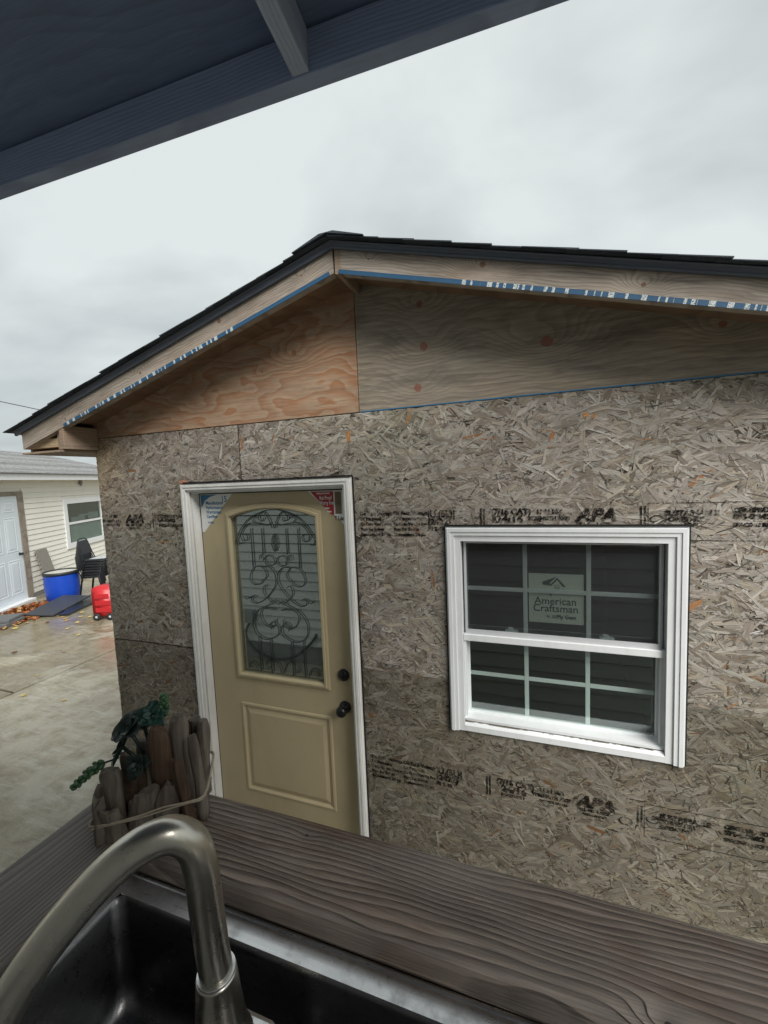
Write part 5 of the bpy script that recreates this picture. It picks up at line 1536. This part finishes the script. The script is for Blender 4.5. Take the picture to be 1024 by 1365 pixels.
fz = math.atan2(NG.y, NG.x) - math.pi / 2
def place_chair(o_, pos, label, turn=0.0, grp="stacked black chairs"):
    o_.location = pos; o_.rotation_euler = (0, 0, fz + turn)
    o_['label'] = label; o_['group'] = grp
SP = Vector((-6.88, 4.30, GZ))
base_c = None
names_ = ["bottom", "second from the ground", "third from the ground", "fourth from the ground", "fifth from the ground", "sixth from the ground", "topmost"]
for k in range(7):
    o_ = proto if k == 0 else copy_tree(proto)
    place_chair(o_, SP + Vector((0.004 * random.uniform(-1, 1), 0.004 * random.uniform(-1, 1), 0.056 * k)) + NG * 0.012 * k, "black stacking chair in the pile beside the blue barrel, " + names_[k])
    if k == 6:
        mb = MB(); mb.box(-0.16, 0.16, -0.12, 0.17, 0.4622, 0.4635)
        wt_o = link("wet_seat", mb.mesh("wet_seat"), M_chair_seat_top)
        wt_o.parent = o_
        wt_o['label'] = "pale wet film on the seat"
SP2 = Vector((-6.62, 4.94, GZ))
for k in range(5):
    o_ = copy_tree(proto)
    place_chair(o_, SP2 + Vector((0, 0, 0.056 * k)) + NG * 0.012 * k, "black stacking chair in the lower pile mostly behind the shed corner, " + ("bottom", "second from the ground", "third from the ground", "fourth from the ground", "topmost")[k], 0.05, "chairs in the lower pile")

# red wheeled fuel caddy
RC = Vector((-5.12, 3.22, GZ))
RM = Matrix.Translation(RC) @ Matrix.Rotation(R(20), 4, 'Z')
caddy = thing("red_caddy", "red plastic wheeled caddy standing at the shed corner", "caddy", RC)
mb = MB()
prof = [(-0.19, 0.06), (0.19, 0.06), (0.205, 0.10), (0.205, 0.40), (0.17, 0.50), (0.10, 0.565), (-0.12, 0.585), (-0.19, 0.56), (-0.205, 0.50), (-0.205, 0.10)]
mb.prism(prof, -0.14, 0.14, axis='y')
bm = bmesh.new(); bm.from_mesh(mb.mesh("tmp")); bmesh.ops.recalc_face_normals(bm, faces=bm.faces)
bmesh.ops.bevel(bm, geom=[e for e in bm.edges], offset=0.016, segments=2, affect='EDGES')
bm.verts.index_update()
mb = MB(); mb.add([q.co.copy() for q in bm.verts], [[q.index for q in f.verts] for f in bm.faces], True); bm.free()
mb.build("tank", M_red, caddy, RM)
for (xa, xb, za, zb) in ((-0.14, 0.14, 0.14, 0.22), (-0.14, 0.14, 0.26, 0.34), (-0.14, 0.10, 0.38, 0.46)):
    mb = MB(); mb.box(xa, xb, -0.152, -0.1395, za, zb, 0.005); mb.build("rib", M_red, caddy, RM)
for (ya, yb) in ((-0.09, -0.02), (0.02, 0.09)):
    mb = MB(); mb.box(0.2045, 0.218, ya, yb, 0.13, 0.42, 0.006); mb.build("rib", M_red, caddy, RM)
mb = MB(); mb.tube(spline([(0.10, -0.06, 0.56), (0.17, -0.06, 0.60), (0.19, 0.0, 0.605), (0.17, 0.06, 0.60), (0.10, 0.06, 0.56)], 5), 0.014, 8); mb.build("handle", M_blacklid, caddy, RM)
for (x, y) in ((-0.13, -0.145), (0.10, -0.145), (-0.13, 0.145), (0.10, 0.145)):
    mb = MB(); mb.lathe([(0.0, -0.018), (0.055, -0.018), (0.062, -0.010), (0.062, 0.010), (0.055, 0.018), (0.0, 0.018)], 18, Matrix.Translation((x, y, 0.0625)) @ Matrix.Rotation(R(90), 4, 'X'))
    wh = mb.build("wheel", M_blacklid, caddy, RM)
    mb = MB(); mb.lathe([(0.0, -0.021), (0.022, -0.021), (0.022, 0.021), (0.0, 0.021)], 12, Matrix.Translation((x, y, 0.0625)) @ Matrix.Rotation(R(90), 4, 'X'))
    mb.build("hub", M_screen_frame, wh, RM)

# dark boards lying by the barrel
def board(c, yawd, l_, w_, h_, tilt, mat, label, rx=0.0):
    mb = MB(); mb.box(-l_ / 2, l_ / 2, -w_ / 2, w_ / 2, 0.0, h_, 0.004)
    o_ = mb.build("dark_board", mat, None, Matrix.Translation(c) @ Matrix.Rotation(R(yawd), 4, 'Z') @ Matrix.Rotation(R(tilt), 4, 'Y') @ Matrix.Rotation(R(rx), 4, 'X'))
    tag(o_, label, "board")
board((-6.52, 3.74, GZ + 0.001), 118, 1.10, 0.34, 0.045, 0, M_slate2, "black plank flat on the wet concrete under the stacked chairs")
board((-6.28, 3.52, GZ + 0.001), 112, 0.95, 0.18, 0.04, 0, M_slate2, "narrow black plank lying between the caddy and the barrel")
board((-6.66, 3.36, GZ + 0.065), 112, 1.00, 0.52, 0.03, -4, M_slate, "dark grey panel tilted on the ground in front of the blue barrel", 4)
board((-6.72, 3.50, GZ + 0.001), 112, 0.70, 0.20, 0.06, 0, M_slate2, "black block propping up the dark grey panel")
# grey paving stones by the leaf pile
for (c, yw, sx, sy, sz, lb) in (((-6.78, 2.44, GZ + 0.001), 25, 0.62, 0.42, 0.07, "pale grey paving stone at the bottom of the short stack near the leaves"), ((-6.80, 2.46, GZ + 0.0725), 31, 0.60, 0.40, 0.05, "dark grey paving stone on top of the short stack near the leaves")):
    mb = MB(); mb.box(-sx / 2, sx / 2, -sy / 2, sy / 2, 0, sz, 0.008)
    tag(mb.build("paving_stone", M_stone, None, Matrix.Translation(c) @ Matrix.Rotation(R(yw), 4, 'Z')), lb, "paving stone")

# leaf litter
leaf_cols = [plain("leaf_rust", (0.30, 0.085, 0.022), 0.55, var=0.3), plain("leaf_brown", (0.15, 0.055, 0.02), 0.55, var=0.3), plain("leaf_tan", (0.46, 0.26, 0.10), 0.5, var=0.3), plain("leaf_yellow", (0.62, 0.46, 0.16), 0.5, var=0.2)]
def one_leaf(mb, c, s, yw, pt, rl, curl):
    out = [(-0.5, 0), (-0.22, 0.26), (0.05, 0.33), (0.22, 0.2), (0.5, 0.0), (0.22, -0.2), (0.05, -0.33), (-0.22, -0.26)]
    M_ = Matrix.Translation(c) @ Matrix.Rotation(yw, 4, 'Z') @ Matrix.Rotation(pt, 4, 'Y') @ Matrix.Rotation(rl, 4, 'X')
    vs_ = [(0, 0, 0)] + [(x * s, y * s, curl * s * (x * x + 2 * y * y)) for x, y in out]
    mb.add(vs_, [(0, i, i % 8 + 1) for i in range(1, 9)], False, M_)
pile_c = Vector((-7.02, 2.92, GZ))
pile = thing("leaf_pile", "heap of wet rust-brown fallen leaves against the garage door step", "leaf pile", pile_c)
for ci in range(4):
    mb = MB()
    for k in (420, 320, 200, 50)[ci:ci + 1]:
        for q in range(k):
            t = random.gauss(0, 0.40); w_ = random.gauss(0, 0.20)
            hgt = 0.11 * math.exp(-(t * t) / 0.30 - (w_ * w_) / 0.07)
            p = pile_c + DG * t + NG * w_ + Vector((0, 0, 0.012 + hgt * random.uniform(0.3, 1.0)))
            one_leaf(mb, p, random.uniform(0.06, 0.12), random.uniform(0, 6.28), random.gauss(0, 0.35), random.gauss(0, 0.35), random.uniform(-0.3, 0.7))
    mb.build("leaves", leaf_cols[ci], pile, kind='stuff', recalc=False)
mb = MB()
vs_ = []; fs = []
for i in range(9):
    for k in range(20):
        a_ = 2 * math.pi * k / 20; r_ = i / 8
        t = 0.85 * r_ * math.cos(a_); w_ = 0.45 * r_ * math.sin(a_)
        vs_.append(pile_c + DG * t + NG * w_ + Vector((0, 0, 0.003 + 0.085 * math.exp(-(t * t) / 0.3 - (w_ * w_) / 0.07))))
for i in range(8):
    for k in range(20):
        fs.append((i * 20 + k, i * 20 + (k + 1) % 20, (i + 1) * 20 + (k + 1) % 20, (i + 1) * 20 + k))
mb.add(vs_, fs, True); mb.build("heap_base", leaf_cols[1], pile)
# single leaves on the concrete
spots = [(-5.89, 2.98, 3, 0.11), (-5.44, 2.87, 3, 0.10), (-4.80, 2.46, 3, 0.08), (-5.53, 3.15, 3, 0.09), (-6.25, 2.42, 3, 0.14), (-5.75, 2.90, 2, 0.09), (-6.05, 3.02, 2, 0.09), (-5.30, 2.62, 3, 0.08),
         (-5.05, 1.75, 1, 0.09), (-4.9, 1.42, 2, 0.07), (-3.50, 0.98, 3, 0.085), (-3.90, 1.35, 3, 0.05), (-2.92, 1.03, 3, 0.06), (-2.55, 1.72, 2, 0.05), (-5.6, 3.3, 2, 0.08), (-5.72, 3.12, 3, 0.10), (-4.35, 1.95, 2, 0.05),
         (-6.0, 2.75, 1, 0.09), (-5.2, 2.95, 2, 0.07), (-4.6, 2.9, 3, 0.07), (-5.95, 3.3, 3, 0.09), (-6.35, 2.65, 2, 0.1)]
for i, (x, y, ci, s) in enumerate(spots):
    mb = MB(); one_leaf(mb, (0, 0, 0), s, 0, 0, 0, random.uniform(0.1, 0.5))
    o_ = mb.build("fallen_leaf", leaf_cols[ci], None, Matrix.Translation((x, y, GZ + 0.006)) @ Matrix.Rotation(random.uniform(0, 6.28), 4, 'Z') @ Matrix.Rotation(random.uniform(-0.1, 0.1), 4, 'X'), recalc=False)
    kind_ = ["rust", "brown", "tan", "yellow"][ci]
    marks = (((-5.12, 3.22), "near the red caddy"), ((-6.5, 3.2), "near the tilted dark panel"), ((-6.6, 2.4), "beside the paving stones"), ((-3.6, 1.1), "by the slab joint"), ((-4.9, 1.7), "on open wet concrete"), ((-2.7, 1.4), "on the slab beside the shed"))
    where = min(marks, key=lambda q: (q[0][0] - x) ** 2 + (q[0][1] - y) ** 2)[1]
    tag(o_, "single " + kind_ + " fallen leaf lying flat " + where, "leaf", "single " + kind_ + " leaves " + where)

# ------------------------------------------------------------------ overhead cable, wire loop, bare tree beyond
mb = MB(); mb.tube([(-37.0, 11.5, 8.0), (-27.26, 14.0, 5.33), (-23.8, 14.0 + 0.9, 4.42), (-14, 17.5, 1.8)], 0.022, 5)
tag(mb.build("overhead_cable", M_wire), "thin dark overhead cable sloping down behind the shed roof", "cable")
wp = []
for k in range(40):
    t = k / 39
    wp.append(GW(-1.2 + 3.4 * t, -2.5, 1.22 + 0.28 * abs(math.sin(t * 7.3)) * (1 - 0.6 * t)))
mb = MB(); mb.tube(wp, 0.006, 5)
tag(mb.build("antenna_wire", M_lidgrey), "pale looping wire along the grey garage roof ridge", "wire")
def bare_tree(base, h_, label, seed):
    rs = random.Random(seed)
    root = thing("bare_tree", label, "tree", base)
    tr = MB(); tw = MB()
    def grow(p, d, L_, r_, dep):
        pts = [p]
        for k in range(3):
            d = (d + Vector((rs.gauss(0, 0.12), rs.gauss(0, 0.12), rs.gauss(0.03, 0.06)))).normalized()
            pts.append(pts[-1] + d * L_ / 3)
        (tr if dep < 2 else tw).tube(pts, [r_, r_ * 0.85, r_ * 0.7, r_ * 0.55], 6 if dep < 2 else 4, False)
        if dep < 5:
            for k in range(3 if dep else 5):
                dd_ = (d + Vector((rs.gauss(0, 0.55), rs.gauss(0, 0.55), rs.gauss(0.1, 0.35)))).normalized()
                grow(pts[rs.randint(1, 3)] if dep else pts[-1], dd_, L_ * rs.uniform(0.55, 0.8), r_ * 0.55, dep + 1)
    grow(Vector(base), Vector((0, 0, 1)), h_ * 0.38, h_ * 0.022, 0)
    tr.build("trunk", M_bark, root); tw.build("twigs", M_bark, root, kind='stuff', recalc=False)
bare_tree((-17.2, 16.6, GZ), 4.3, "bare leafless tree standing beyond the grey garage roof", 4)
